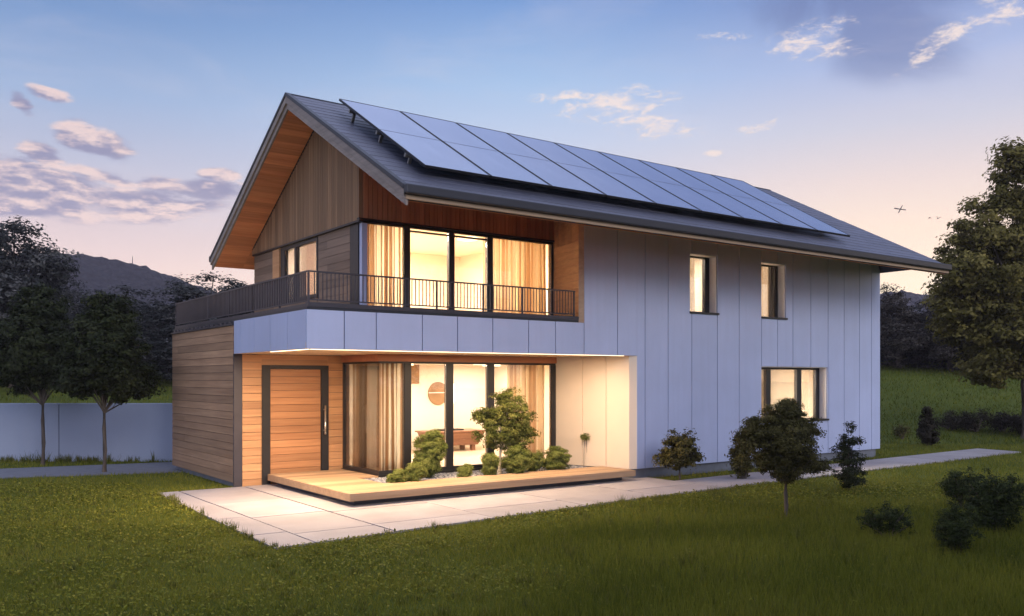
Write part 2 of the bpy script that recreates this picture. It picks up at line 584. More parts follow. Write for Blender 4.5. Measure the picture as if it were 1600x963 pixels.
def build_bush(name, loc, label, cat, group, seed, lobes, n_clump, n_leaf, clump_r, leaf, mleaf, mbark=None, shell=.35, aspect=.5, stem_r=.012):
    rng = np.random.default_rng(seed)
    root = empty(name, loc, label, cat, group)
    P, N, t, C = crown_points(rng, lobes, n_clump, n_leaf, clump_r, shell)
    keep = P[:, 2] > .01
    link_mesh('foliage', leaves(rng, P[keep], N[keep], leaf, t[keep], name + '_foliage', mleaf, aspect), root)
    mb = MB()
    for i in range(min(7, len(C))):
        c = C[i]
        mb.tube([(rng.normal() * .02, rng.normal() * .02, -.05), (c[0] * .4, c[1] * .4, c[2] * .5), tuple(c)], [stem_r, stem_r * .8, stem_r * .4], 5)
    mk('stems', mb, mbark or M['bark'], root, smooth_=True)
    return root

# ------------------------------------------------------------------ camera
cam = bpy.data.cameras.new('Camera')
cam.lens = FPX / 1600 * 36
cam.sensor_width = 36
cam.shift_y = (592 - 481.5) / 1600
cam.clip_start = .1
cam.clip_end = 3000
co = bpy.data.objects.new('Camera', cam)
COL.objects.link(co)
co.location = CAM
co.rotation_euler = (R_(90), 0, -math.atan2(SI, CO))
scene.camera = co

# ------------------------------------------------------------------ ground
def build_lawn():
    Fs = np.concatenate([np.linspace(-40, 4, 12), np.linspace(6, 60, 90), np.linspace(66, 620, 50)])
    Rs = np.concatenate([np.linspace(-600, -60, 20), np.linspace(-55, 55, 90), np.linspace(60, 600, 20)])
    FF, RR = np.meshgrid(Fs, Rs, indexing='ij')
    X = CAM.x + SI * FF + CO * RR
    Y = CAM.y + CO * FF - SI * RR
    Z = ground_z(X, Y)
    V = np.stack([X, Y, Z], -1).reshape(-1, 3)
    nr = len(Rs)
    i, j = np.meshgrid(np.arange(len(Fs) - 1), np.arange(nr - 1), indexing='ij')
    a = (i * nr + j).ravel()
    Fc = np.stack([a, a + 1, a + nr + 1, a + nr], -1)[:, ::-1]
    me = np_mesh('lawn', V, Fc, np.full(len(Fc), .5), M['lawn'])
    me.polygons.foreach_set('use_smooth', [True] * len(me.polygons))
    link_mesh('lawn', me, kind='structure')
build_lawn()

PAVE = [(-8.46, 3.35), (-8.62, -2.72), (-4.6, -2.36), (-1.4, -2.1), (.3, -2.02), (.3, -.55), (0.02, -.30), (-6.3, .3), (-6.3, 3.36)]
def ptin(poly, x, y):
    """vectorised point in polygon"""
    x = np.asarray(x); y = np.asarray(y)
    r = np.zeros(x.shape, bool)
    n = len(poly)
    for i in range(n):
        x0, y0 = poly[i]; x1, y1 = poly[(i + 1) % n]
        c = ((y0 > y) != (y1 > y)) & (x < (x1 - x0) * (y - y0) / (y1 - y0 + 1e-12) + x0)
        r ^= c
    return r

def clip_poly(poly, box):
    def clip(p, f, inter):
        out = []
        for i in range(len(p)):
            a, b = p[i], p[(i + 1) % len(p)]
            if f(a): out.append(a)
            if f(a) != f(b): out.append(inter(a, b))
        return out
    x0, x1, y0, y1 = box
    def ix(c): return lambda a, b: (c, a[1] + (b[1] - a[1]) * (c - a[0]) / (b[0] - a[0]))
    def iy(c): return lambda a, b: (a[0] + (b[0] - a[0]) * (c - a[1]) / (b[1] - a[1]), c)
    for f, it in ((lambda p: p[0] >= x0, ix(x0)), (lambda p: p[0] <= x1, ix(x1)), (lambda p: p[1] >= y0, iy(y0)), (lambda p: p[1] <= y1, iy(y1))):
        poly = clip(poly, f, it)
        if len(poly) < 3: return []
    return poly

def build_paving():
    main = [(-8.46, 3.38), (-8.62, -2.72), (-4.6, -2.36), (-1.4, -2.1), (.3, -2.02), (.3, -.3), (.3, 3.38)]
    mb = MB()
    mb.prism(main, -.05, .004, .5)
    mk('patio_bed', mb, M['paveb'], kind='structure')
    mb = MB()
    cols = [-8.7, -8.08, -6.9, -5.2, -3.3, -1.5, .4]
    for ci in range(len(cols) - 1):
        rows = [-3.2, [-1.75, -1.95, -1.9, -1.55, -1.45, -1.3][ci], [-.2, -.35, -.5, .2, .3, .3][ci], [1.4, 1.35, 1.3, 1.6, 1.6, 1.6][ci], 3.4]
        for ri in range(4):
            g = .011
            p = clip_poly(main, (cols[ci] + g, cols[ci + 1] - g, rows[ri] + g, rows[ri + 1] - g))
            if len(p) >= 3:
                mb.prism(p, -.02, .03 + random.uniform(-.003, .003))
    mk('patio', mb, M['pave'], bevel=.004, kind='structure')
    # narrow path that carries on along the white facade
    mb = MB()
    a0, a1, b0, b1 = Vector((.31, -2.02)), Vector((.31, -.72)), Vector((13.15, -1.58)), Vector((13.4, -.28))
    k = 9
    for i in range(k):
        u, w = i / k, (i + 1) / k
        e = .0008
        mb.prism([tuple(a0.lerp(b0, u + e)), tuple(a0.lerp(b0, w - e)), tuple(a1.lerp(b1, w - e)), tuple(a1.lerp(b1, u + e))], -.03, .028)
    mk('garden_path', mb, M['pave'], bevel=.004, kind='structure')
build_paving()
PATH = [(.3, -2.02), (13.15, -1.58), (13.4, -.28), (.3, -.7)]
lp = [tuple(at(-260, 752, Z=0).xy), tuple(at(0, 748.5, Z=0).xy), tuple(at(300, 738, Z=0).xy), tuple(at(300, 722, Z=0).xy), tuple(at(0, 734, Z=0).xy), tuple(at(-260, 738, Z=0).xy)]
mb = MB(); mb.prism(lp, -.05, .02)
mk('side_path', mb, M['asphalt'], kind='structure')

# ------------------------------------------------------------------ house
H = empty('house', (0, 0, 0), 'two storey house with blue white panel facade, timber gable and dark pitched roof', 'house')
XE = 8.80                                  # end of the facade
XC = -7.08                                 # outer corner of the lower volume
Z0, ZF0, ZF1 = .22, 2.517, 3.13            # cladding foot, canopy underside, fascia top
RX0, RX1, RY0, RYR, RY1 = -6.35, 8.80, -1.8, 2.68, 7.2
RZ0, RZR = 4.82, 7.32
SL = (RZR - RZ0) / (RYR - RY0)
def roof_z(y):
    return RZR - SL * abs(y - RYR)
RT = .24                                   # roof build-up

def grid_wall(mb, xs, zs, holes, y0, y1, gap=0, tone=None):
    for i in range(len(xs) - 1):
        x0, x1 = xs[i] + gap, xs[i + 1] - gap
        segs = []
        cur = None
        for j in range(len(zs) - 1):
            cx, cz = (xs[i] + xs[i + 1]) / 2, (zs[j] + zs[j + 1]) / 2
            hole = any(h[0] < cx < h[1] and h[2] < cz < h[3] for h in holes)
            if not hole:
                if cur is None: cur = [zs[j], zs[j + 1]]
                else: cur[1] = zs[j + 1]
            elif cur:
                segs.append(cur); cur = None
        if cur: segs.append(cur)
        for a, b in segs:
            mb.box(x0, x1, y0, y1, a, b, tone)

WIN = [(1.56, 2.435, 3.475, 4.735), (3.947, 4.84, 3.465, 4.735), (3.947, 6.483, 1.05, 2.335)]
RECESS = (-20, 0.0, -1, ZF0)
UPPER = (-20, -1.41, ZF1, 9)
seams = [XC, -6.441, -5.874, -5.008, -4.304, -3.559, -2.755, -2.12, -1.41, -.533, .23, .899, 1.619, 2.435, 3.163, 3.947, 4.53, 5.108, 5.808, 6.51, 7.184, 7.856, 8.4, XE]
holes = WIN + [RECESS, UPPER]
zs = sorted({Z0, ZF0, ZF1, 5.62} | {h[2] for h in WIN} | {h[3] for h in WIN})
xs_front = sorted(set(seams) | {0.0})
# cladding boards, each cell cut round the openings
mb = MB()
ptone = [random.random() for _ in seams]
def clad_cells(mb):
    for i in range(len(seams) - 1):
        a, b = seams[i], seams[i + 1]
        cuts = sorted({a, b} | {h[k] for h in holes for k in (0, 1) if a < h[k] < b})
        for j in range(len(cuts) - 1):
            x0 = cuts[j] + (.008 if cuts[j] == a else 0)
            x1 = cuts[j + 1] - (.008 if cuts[j + 1] == b else 0)
            if b - a > 0:
                grid_wall(mb, [x0, x1], zs, holes, 0, .03, tone=ptone[i])
clad_cells(mb)
# side return of the canopy fascia
ts = [.032, .78, 1.55, 2.33, 3.07, 3.415]
for i in range(5):
    mb.box(XC, XC + .03, ts[i] + .008, ts[i + 1] - .008, ZF0, ZF1)
mk('panel_cladding', mb, M['panel'], H, bevel=.002)
# structural wall behind the boards
mb = MB()
xs_all = sorted({XC + .03, -1.41, 0.0, XE} | {h[0] for h in WIN} | {h[1] for h in WIN})
grid_wall(mb, xs_all, zs, holes, .03, .30)
mb.box(XC + .031, XC + .2, .3, 3.41, ZF0 + .01, ZF1 - .02)
mb.box(XE - .3, XE - .002, .30, 6.5, -.1, 5.3)
mk('structural_wall', mb, M['joint'], H)
mb = MB()
mb.box(-.05, XE - .12, .06, .5, -.15, Z0 - .002)
mk('plinth', mb, M['plinth'], H)
mb = MB()
mb.box(XC + .06, XC + .3, 3.46, 7.55, -.15, .098)
mk('plinth', mb, M['plinth'], H)

# splayed reveal of the porch recess with two upright joints
mb = MB()
ra, rb = Vector((-.0, 0)), Vector((-.17, .05))
rc = Vector((-.64, 1.84))
mb.prism([(-.0, .002), (-.17, .05), (-.14, .30), (.0, .30)], Z0, ZF0 - .003)
n = (rc - rb)
cuts = [0, .30, .62, 1]
for i in range(3):
    p, q = rb.lerp(rc, cuts[i] + (.004 if i else 0)), rb.lerp(rc, cuts[i + 1] - .004)
    mb.prism([tuple(p), tuple(q), (q.x + .1, q.y), (p.x + .1, p.y)], Z0 + .002, ZF0 - .004)
mk('porch_reveal', mb, M['cream'], H)
mb = MB()
mb.prism([(rb.x + .11, rb.y + .26), (rc.x + .11, rc.y), (rc.x + .35, rc.y), (.3, .31)], .02, ZF0 - .006)
mk('reveal_core', mb, M['joint'], H)

# canopy: soffit, slab, terrace floor
mb = MB()
mb.box(XC + .005, -.002, .035, 3.40, ZF0 - .002, ZF0 + .1)
mk('canopy_soffit', mb, M['canopy'], H)
mb = MB()
mb.box(XC + .035, -1.2, .32, 3.40, ZF0 + .11, ZF1 - .05)
mb.box(XC + .035, -1.0, .06, 7.6, ZF1 - .045, ZF1 + .05)
mk('terrace_slab', mb, M['gutter'], H)
mb = MB()
mb.box(XC + .05, -1.50, .05, .16, ZF1 + .052, ZF1 + .12)
mb.box(XC + .05, XC + .14, .165, 7.6, ZF1 + .052, ZF1 + .10)
mk('terrace_kerb', mb, M['rail'], H)

# timber block beside the door
BY0, BY1 = 3.415, 7.62
def boards_h(mb, mode, a0, a1, z0, z1, p0, p1, pitch, gap=.005, joints=2.4):
    """horizontal boards: mode 'x' spans X in a plane of Y p0..p1, mode 'y' spans Y in a plane of X p0..p1"""
    k = max(1, round((z1 - z0) / pitch))
    h = (z1 - z0) / k
    for i in range(k):
        a = a0
        first = random.uniform(.4, 1) * joints
        while a < a1 - 1e-4:
            b = min(a1, a + first)
            if a1 - b < .3: b = a1
            g = .0015
            d = random.uniform(0, .003)
            zz0, zz1 = z0 + i * h + gap / 2, z0 + (i + 1) * h - gap / 2
            if mode == 'x': mb.box(a + g, b - g, p0 - d, p1, zz0, zz1)
            else: mb.box(p0 - d, p1, a + g, b - g, zz0, zz1)
            a = b
            first = joints * random.uniform(.7, 1.3)

mb = MB()
boards_h(mb, 'y', BY0 + .03, BY1, .10, 3.05, XC, XC + .03, .15, .007, 7)
mk('side_boards', mb, M['block'], H)
mb = MB()
mb.box(XC + .032, XC + .25, BY0 + .04, BY1 - .002, .1, 3.05)
mb.box(XC + .25, -4.9, BY1 - .2, BY1 - .002, -.1, 3.05)
mk('block_wall', mb, M['joint'], H)
mb = MB()
mb.box(XC - .004, XC + .155, BY0 - .012, BY0 + .028, .0, ZF0 - .004)
mk('corner_post', mb, M['rail'], H)
mb = MB()
mb.box(XC - .03, XC + .2, BY0 + .035, BY1 + .03, 3.052, 3.085)
y = BY0 + .1
while y < BY1 - .1:
    mb.box(XC - .026, XC + .04, y, y + .12, 3.0855, 3.125)
    y += .27
mk('edge_bracket_strip', mb, M['rail'], H)

# entrance wall and door
mb = MB()
boards_h(mb, 'x', XC + .158, -6.55, .0, ZF0 - .006, BY0 - .008, BY0 + .03, .148, .007)
boards_h(mb, 'x', -6.55, -5.2, 2.31, ZF0 - .006, BY0 - .008, BY0 + .03, .1)
boards_h(mb, 'x', -5.2, -4.80, .0, ZF0 - .006, BY0 - .008, BY0 + .03, .148, .007)
mk('entrance_boards', mb, M['warmx'], H)
mb = MB()
mb.box(XC + .26, -4.7, BY0 + .06, BY0 + .2, -.1, ZF0 + .1)
mk('entrance_wall', mb, M['joint'], H)
D = mk('front_door', (lambda b: (boards_h(b, 'x', -6.385, -5.36, .04, 2.235, BY0 - .02, BY0 + .03, .137, .006, 9), b)[1])(MB()), M['doorwood'], H)
mb = MB()
mb.box(-6.55, -6.392, BY0 - .05, BY0 + .04, .0, 2.31)
mb.box(-5.35, -5.2, BY0 - .05, BY0 + .04, .0, 2.31)
mb.box(-6.391, -5.351, BY0 - .05, BY0 + .04, 2.24, 2.31)
mk('door_frame', mb, M['dark'], D, bevel=.004)
mb = MB()
hx = -5.30
mb.tube([(hx, BY0 - .115, .95), (hx, BY0 - .115, 1.52)], .017, 8)
for z in (1.03, 1.44):
    mb.tube([(hx, BY0 - .05, z), (hx, BY0 - .115, z)], .011, 7)
mk('handle', mb, M['steel'], D, smooth_=True)

# ------------- glazed bay on the ground floor
GY, GX0, GX1 = 1.82, -4.885, -.65
GZ0, GZ1 = .30, 2.345
mb = MB()
mb.box(GX0 - .03, GX1 + .005, GY - .03, GY + .12, GZ1 + .035, ZF0 - .005)
mb.box(GX0 - .03, GX0 + .12, GY + .121, BY0 - .012, GZ1 + .035, ZF0 - .005)
mk('bay_beam', mb, M['beam'], H, bevel=.004)
BW = mk('bay_window', (lambda b: (
    b.box(GX0, GX1, GY, GY + .07, GZ1 - .005, GZ1 + .033),
    b.box(GX0, GX1, GY, GY + .07, GZ0 - .05, GZ0 + .02),
    b.box(GX0, GX0 + .07, GY + .071, BY0 - .01, GZ1 - .005, GZ1 + .033),
    b.box(GX0, GX0 + .07, GY + .071, BY0 - .01, GZ0 - .05, GZ0 + .02),
    [b.box(a, c, GY - .012, GY + .08, GZ0 + .021, GZ1 - .006) for a, c in ((-4.345, -4.2), (-3.405, -3.25), (-2.425, -2.265), (-.76, GX1 - .003))],
    b.box(GX0 + .001, GX0 + .06, BY0 - .07, BY0 - .012, GZ0 + .021, GZ1 - .006),
    b)[-1])(MB()), M['dark'], H, bevel=.003)
for a, b in ((GX0 + .02, -4.35), (-4.195, -3.41), (-3.245, -2.43), (-2.26, -.765)):
    mb = MB(); mb.box(a, b, GY + .028, GY + .038, GZ0 + .022, GZ1 - .007)
    mk('pane', mb, M['glass'], BW)
mb = MB(); mb.box(GX0 + .02, GX0 + .03, GY + .04, BY0 - .072, GZ0 + .022, GZ1 - .007)
mk('pane', mb, M['glass'], BW)
mb = MB(); mb.box(GX0 - .02, GX1, GY - .02, GY + .3, .05, GZ0 - .052); mb.box(GX0 - .02, GX0 + .3, GY + .3, BY0 - .01, .05, GZ0 - .052)
mk('bay_plinth', mb, M['dark'], H)

# ground floor room
def slab(name, mat, *b):
    mb = MB(); mb.box(*b); return mk(name, mb, mat, H)
RB = 6.1
slab('room_floor', M['floor'], -4.86, 3.4, GY + .09, RB, .18, .28)
slab('room_ceiling', M['plaster'], -4.86, 3.4, GY + .125, RB, 2.40, 2.50)
mb = MB()
mb.box(-4.9, 3.4, RB, RB + .15, .281, 2.399)
mb.box(-4.88, -4.75, 3.63, RB - .001, .281, 2.399)
mb.box(.7, .85, 1.9, RB - .001, .281, 2.399)
mb.box(-.6, .699, 1.85, 1.98, .281, 2.399)
mk('room_wall', mb, M['plaster'], H)

def pleated(name, pts, z0, z1, pitch, amp, mat, label, seed):
    """curtain: a pleated cloth that follows the polyline pts"""
    rng = random.Random(seed)
    P = [Vector(p) for p in pts]
    L = [0]
    for a, b in zip(P, P[1:]): L.append(L[-1] + (b - a).length)
    tot = L[-1]
    nseg = int(tot / pitch * 10)
    ph = [rng.uniform(.7, 1.25) for _ in range(int(tot / pitch) + 4)]
    base = []
    for i in range(nseg + 1):
        s = tot * i / nseg
        k = max(j for j in range(len(L)) if L[j] <= s + 1e-9)
        k = min(k, len(P) - 2)
        d = (P[k + 1] - P[k]).normalized()
        q = P[k] + d * (s - L[k])
        nrm = Vector((-d.y, d.x))
        u = s / pitch
        a_ = amp * ph[int(u)]
        w = math.sin(2 * math.pi * u + .5 * math.sin(u * 1.7))
        base.append((q, nrm, a_, w, u))
    stripe, tv, left_ = [], .9, 4  # stripes paint the light and dark of backlit pleats into the cloth colour
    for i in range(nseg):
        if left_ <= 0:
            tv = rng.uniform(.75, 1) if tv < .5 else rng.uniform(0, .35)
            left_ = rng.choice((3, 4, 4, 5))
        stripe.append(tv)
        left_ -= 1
    mb = MB()
    nz = 8
    for j in range(nz + 1):
        f = j / nz
        z = z0 + (z1 - z0) * f
        for q, nrm, a_, w, u in base:
            w2 = w * (1 - .35 * f) + .25 * math.sin(u * 2.1 + f * 2.5)
            p = q + nrm * a_ * w2
            mb.v.append((p.x, p.y, z))
    m = nseg + 1
    for j in range(nz):
        for i in range(nseg):
            a = j * m + i
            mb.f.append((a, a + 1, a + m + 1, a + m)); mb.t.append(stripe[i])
    o = mk(name, mb, mat, None, smooth_=True, label=label, cat='curtain', group='curtains behind the glass')
    s = o.modifiers.new('Solidify', 'SOLIDIFY')
    s.thickness = .004
    return o

pleated('curtain', [(GX0 + .17, BY0 - .1), (GX0 + .17, GY + .2), (-4.27, GY + .2)], .285, 2.39, .135, .042, M['curtain'], 'cream curtain with pleat shading painted in stripes, wrapping the corner of the ground floor bay window', 3)
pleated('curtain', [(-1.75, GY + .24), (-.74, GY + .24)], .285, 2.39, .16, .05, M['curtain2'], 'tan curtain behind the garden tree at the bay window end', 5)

# furniture and pictures of the ground floor room
cabr = empty('sideboard', (-.99, 5.5, .28), 'brown tapered sideboard on legs seen through the bay glass', 'sideboard')
mb = MB()
mb.hexa([(-.62, -.32, .14), (.58, -.32, .14), (.58, .3, .14), (-.62, .3, .14), (-.78, -.4, .46), (.74, -.4, .46), (.74, .36, .46), (-.78, .36, .46)], .4)
mk('body', mb, M['brown'], cabr, bevel=.015)
mb = MB(); mb.box(-.82, .78, -.43, .39, .462, .50, .6)
mk('top', mb, M['brown'], cabr, bevel=.008)
for sx in (-.5, .46):
    for sy in (-.25, .22):
        mb = MB(); mb.box(sx - .05, sx + .05, sy - .05, sy + .05, 0.001, .139, .3)
        mk('leg', mb, M['brown'], cabr)
mb = MB(); mb.box(-1.36, -.75, 5.3, 5.6, .782, .815, .3)
mk('tray', mb, M['dark'], None, bevel=.008, label='flat dark tray lying on the brown sideboard', cat='tray')
c = at(684, 615, Y=RB)
mb = MB()
mb.tube([(c.x, RB - .03, c.z), (c.x, RB - .004, c.z)], .29, 48)
art = mk('wall_disc', mb, M['art'], None, label='round tan disc hanging on the back wall of the room', cat='wall art')
mb = MB(); mb.box(c.x - .285, c.x + .285, RB - .036, RB - .031, c.z + .01, c.z + .028)
mk('stripe', mb, M['white'], art)
c2 = at(699, 615, Y=RB)
mb = MB(); mb.box(c2.x - .02, c2.x + .16, RB - .10, RB - .004, c2.z - .25, c2.z + .25)
mk('wall_lamp', mb, emit_mat('sconce_glow', (1, .88, .7, 1), 3.2), None, bevel=.01, label='white glowing wall lamp beside the round tan disc', cat='lamp')
p0, p1 = at(622, 600, Y=RB), at(654, 569, Y=RB)
mb = MB(); mb.box(p0.x, p1.x, RB - .035, RB - .004, p0.z, p1.z)
mk('wall_picture', mb, M['art'], None, label='square brown picture high on the wall beside the left curtain', cat='picture')

# ------------- upper storey
UX, UY = -5.6, 1.13
UZ0, UZ1 = 3.27, 4.80
XR = -1.245
UW = mk('upper_window', (lambda b: (
    b.box(UX + .02, XR, UY, UY + .07, UZ1 - .005, UZ1 + .045),
    b.box(UX + .02, XR, UY, UY + .07, UZ0 - .09, UZ0 + .02),
    [b.box(a, c, UY - .01, UY + .08, UZ0 + .021, UZ1 - .006) for a, c in ((-4.73, -4.61), (-3.775, -3.655), (-2.90, -2.775), (-1.31, XR - .003))],
    b.box(-4.6, -2.91, UY - .006, UY + .076, UZ1 - .07, UZ1 - .04),
    b)[-1])(MB()), M['dark'], H, bevel=.003)
for a, b in ((UX + .13, -4.735), (-4.605, -3.78), (-3.65, -2.905), (-2.77, -1.315)):
    mb = MB(); mb.box(a, b, UY + .028, UY + .038, UZ0 + .022, UZ1 - .007)
    mk('pane', mb, M['glass'], UW)
mb = MB()
mb.box(UX + .021, UX + .125, UY - .008, UY + .09, UZ0 + .021, UZ1 - .006)
mk('corner_mullion', mb, M['panel'], UW)

# gable wall: boards, window, slats above
def gz(x0): return None
mb = MB()
boards_h(mb, 'y', 1.56, 2.955, 3.14, 4.80, UX, UX + .03, .15, .006)
boards_h(mb, 'y', 5.29, 6.48, 3.14, 4.80, UX, UX + .03, .15, .006)
boards_h(mb, 'y', 3.0, 5.28, 3.14, 3.62, UX, UX + .03, .16, .006)
mk('gable_boards', mb, M['gablewall'], H)
mb = MB()
mb.box(UX + .031, UX + .2, 1.56, 2.955, 3.1, 4.84)
mb.box(UX + .031, UX + .2, 5.29, 6.5, 3.1, 4.84)
mb.box(UX + .031, UX + .2, 3.0, 5.28, 3.1, 3.63)
mb.box(UX + .2, XE - .31, 6.32, 6.49, -.1, 4.9)
# gable triangle core
yl, yr = UY + .02, 6.49
poly = [(yl, 4.845), (yr, 4.845), (yr, roof_z(yr) - RT - .01), (RYR, RZR - RT - .01), (yl, roof_z(yl) - RT - .01)]
i = len(mb.v)
for X in (UX + .031, UX + .2):
    mb.v += [(X, p[0], p[1]) for p in poly]
mb.f += [(i, i + 1, i + 2, i + 3, i + 4), (i + 9, i + 8, i + 7, i + 6, i + 5)] + [(i + k, i + 5 + k, i + 5 + (k + 1) % 5, i + (k + 1) % 5) for k in range(5)]
mb.t += [.5] * 7
mk('gable_core', mb, M['joint'], H)
mb = MB()
y = UY - .02
while y < 6.48:
    w = .066
    ym = (y + w / 2)
    zt = min(roof_z(y), roof_z(y + w)) - RT - .012
    mb.box(UX - .045, UX + .025, y, y + w, 4.835, zt)
    y += .082
mk('gable_slats', mb, M['gable'], H)
mb = MB()
mb.box(UX - .06, UX + .03, UY - .06, 6.45, 4.80, 4.832)
mb.box(UX - .06, XR, UY - .06, UY + .03, 4.846, 4.872)
mb.box(UX, UX + .06, UY + .10, 1.555, 3.14, 4.798)
mk('flashing', mb, M['dark'], H)
mb = MB()
mb.box(UX - .004, UX + .04, 1.35, 1.5, 3.14, 4.79)
GW = mk('gable_window', (lambda b: (
    b.box(UX, UX + .08, 3.0, 3.06, 3.632, 4.79), b.box(UX, UX + .08, 3.82, 3.9, 3.632, 4.79) if 0 else None,
    b.box(UX, UX + .08, 4.06, 4.16, 3.70, 4.72),
    b.box(UX, UX + .08, 3.061, 4.90, 4.721, 4.79), b.box(UX, UX + .08, 3.061, 4.90, 3.632, 3.699),
    b.box(UX, UX + .08, 4.68, 4.9, 3.70, 4.72), b)[-1])(MB()), M['dark'], H, bevel=.003)
for a, b in ((3.062, 4.058), (4.162, 4.678)):
    mb = MB(); mb.box(UX + .035, UX + .045, a, b, 3.7, 4.72)
    mk('pane', mb, M['glass'], GW)
mb = MB(); mb.box(UX - .03, UX + .05, 4.905, 5.283, 3.632, 4.79)
mk('window_jamb', mb, M['warmy'], GW)

# red-brown upright boards over the upper window
mb = MB()
x = UX + .03
while x < XR + .2:
    w = random.choice((.085, .1, .1))
    x1 = min(x + w, XR + .25)
    mb.box(x + .004, x1 - .004, UY - .03 - random.uniform(0, .012), UY + .03, 4.875, roof_z(UY - .04) - RT - .012)
    x = x1
mk('upright_boards', mb, M['redclad'], H)
mb = MB(); mb.box(UX + .2, XR + .3, UY + .032, UY + .12, 4.86, roof_z(UY) - RT - .012)
mk('boards_core', mb, M['joint'], H)

# timber reveal at the right end of the balcony
mb = MB()
q0, q1 = Vector((-1.495, .06)), Vector((XR - .005, UY + .1))
def reveal_boards(z0, z1, vertical):
    if vertical:
        k = 8
        for i in range(k):
            p, q = q0.lerp(q1, i / k + .004), q0.lerp(q1, (i + 1) / k - .004)
            mb.prism([tuple(p), tuple(q), (q.x + .04, q.y), (p.x + .04, p.y)], z0, z1)
    else:
        k = round((z1 - z0) / .16)
        for i in range(k):
            a, b = z0 + (z1 - z0) * i / k + .003, z0 + (z1 - z0) * (i + 1) / k - .003
            mb.prism([tuple(q0), tuple(q1), (q1.x + .04, q1.y), (q0.x + .04, q0.y)], a, b)
reveal_boards(ZF1 + .055, 4.72, False)
reveal_boards(4.725, 5.9, True)
mk('balcony_reveal', mb, M['warmy'], H)
mb = MB()
mb.prism([(-1.412, .031), (-1.41, .32), (XR + .3, UY + .1), (XR + .05, UY + .1), (-1.44, .09)], ZF1 + .052, 5.9)
mk('reveal_backing', mb, M['joint'], H)
mb = MB()
mb.prism([(-1.412, .001), (-1.412, .03), (-1.46, .085), (-1.5, .058)], ZF1 + .002, 5.75)
mk('reveal_edge', mb, M['trim'], H)

# upper front room
UB = 6.25
slab('room_floor', M['floor'], UX + .21, XE - .31, UY + .09, UB, 3.06, 3.19) if 0 else None
slab('upper_floor', M['floor'], UX + .06, XE - .31, UY + .2, UB, 3.182, 3.25)
slab('upper_floor', M['floor'], -1.0, XE - .31, .305, UY + .19, 3.182, 3.25)
slab('upper_ceiling', M['plaster'], UX + .21, XE - .31, UY + .13, UB, 5.02, 5.10)
slab('upper_ceiling', M['plaster'], -1.0, XE - .31, .305, UY + .125, 5.02, 5.10)
mb = MB()
mb.box(UX + .21, XE - .31, 5.2, 5.3, 3.251, 5.019)
mb.box(-.95, -.85, .305, 5.199, 3.251, 5.019)
mb.box(UX + .21, UX + .23, 1.56, 2.955, 3.251, 4.85)
mb.box(XR, -.951, UY + .13, UY + .2, 3.251, 5.019)
mb.box(3.2, 3.3, .305, 5.199, 3.251, 5.019)
mb.box(.9, 3.199, 2.6, 2.7, 3.251, 5.019)
mb.box(3.301, 8.5, 2.9, 3.0, 3.251, 5.019)
mb.box(5.9, 6.0, .305, 2.899, 3.251, 5.019)
mk('upper_wall', mb, M['plaster'], H)
pleated('curtain', [(UX + .16, UY + .22), (-4.66, UY + .22)], 3.255, 4.99, .125, .042, M['curtain'], 'cream curtain with pleat shading painted in stripes, at the balcony corner of the upper window', 11)
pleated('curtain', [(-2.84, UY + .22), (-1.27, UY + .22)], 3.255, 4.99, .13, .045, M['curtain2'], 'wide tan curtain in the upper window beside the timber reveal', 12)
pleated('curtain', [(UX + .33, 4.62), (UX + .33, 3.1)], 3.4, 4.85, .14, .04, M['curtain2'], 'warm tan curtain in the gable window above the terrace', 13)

# windows in the white facade
def facade_window(name, w, mullions, fr_w, head):
    x0, x1, z0, z1 = w
    yw = .23
    b = MB()
    b.box(x0 + .001, x1 - .001, yw, yw + .07, z1 - head, z1 - .001)
    b.box(x0 + .001, x1 - .001, yw, yw + .07, z0 + .001, z0 + .035)
    b.box(x1 - fr_w - .001, x1 - .001, yw - .01, yw + .07, z0 + .036, z1 - head - .001)
    b.box(x0 + .001, x0 + .05, yw, yw + .07, z0 + .036, z1 - head - .001)
    for a, c in mullions:
        b.box(a, c, yw - .008, yw + .07, z0 + .036, z1 - head - .001)
    o = mk(name, b, M['dark'], H, bevel=.003)
    edges = [x0 + .05] + [v for m_ in mullions for v in m_] + [x1 - fr_w]
    for i in range(0, len(edges), 2):
        g = MB(); g.box(edges[i] + .001, edges[i + 1] - .002, yw + .03, yw + .038, z0 + .036, z1 - head - .001)
        mk('pane', g, M['glass'], o)
    g = MB()
    g.box(x1 - .0155, x1 - .0005, .031, yw - .012, z0 + .02, z1 - .001)
    g.box(x0 + .0005, x1 - .016, .031, yw - .012, z1 - .016, z1 - .001)
    g.box(x0 + .0005, x0 + .0155, .031, yw - .012, z0 + .02, z1 - .017)
    mk('reveal', g, M['white'], o)
    s = MB(); s.box(x0 - .012, x1 + .03, -.035, yw - .012, z0 - .028, z0 + .015)
    mk('sill', s, M['dark'], o, bevel=.003)
def MX(px): return at(px, 600, Y=.23).x
facade_window('facade_window', WIN[0], [], .15, .05)
facade_window('facade_window', WIN[1], [(MX(1204.5), MX(1206.5))], .12, .05)
facade_window('facade_window', WIN[2], [(MX(1197), MX(1204)), (MX(1245), MX(1252))], .15, .07)
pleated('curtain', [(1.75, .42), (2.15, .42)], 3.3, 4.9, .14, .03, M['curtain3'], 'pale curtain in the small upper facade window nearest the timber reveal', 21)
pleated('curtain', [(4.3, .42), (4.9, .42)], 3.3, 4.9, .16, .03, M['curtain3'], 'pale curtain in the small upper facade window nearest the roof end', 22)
pleated('curtain', [(3.75, .5), (4.1, .5)], .3, 2.39, .15, .03, M['curtain2'], 'tan curtain at the left of the wide ground floor facade window', 23)
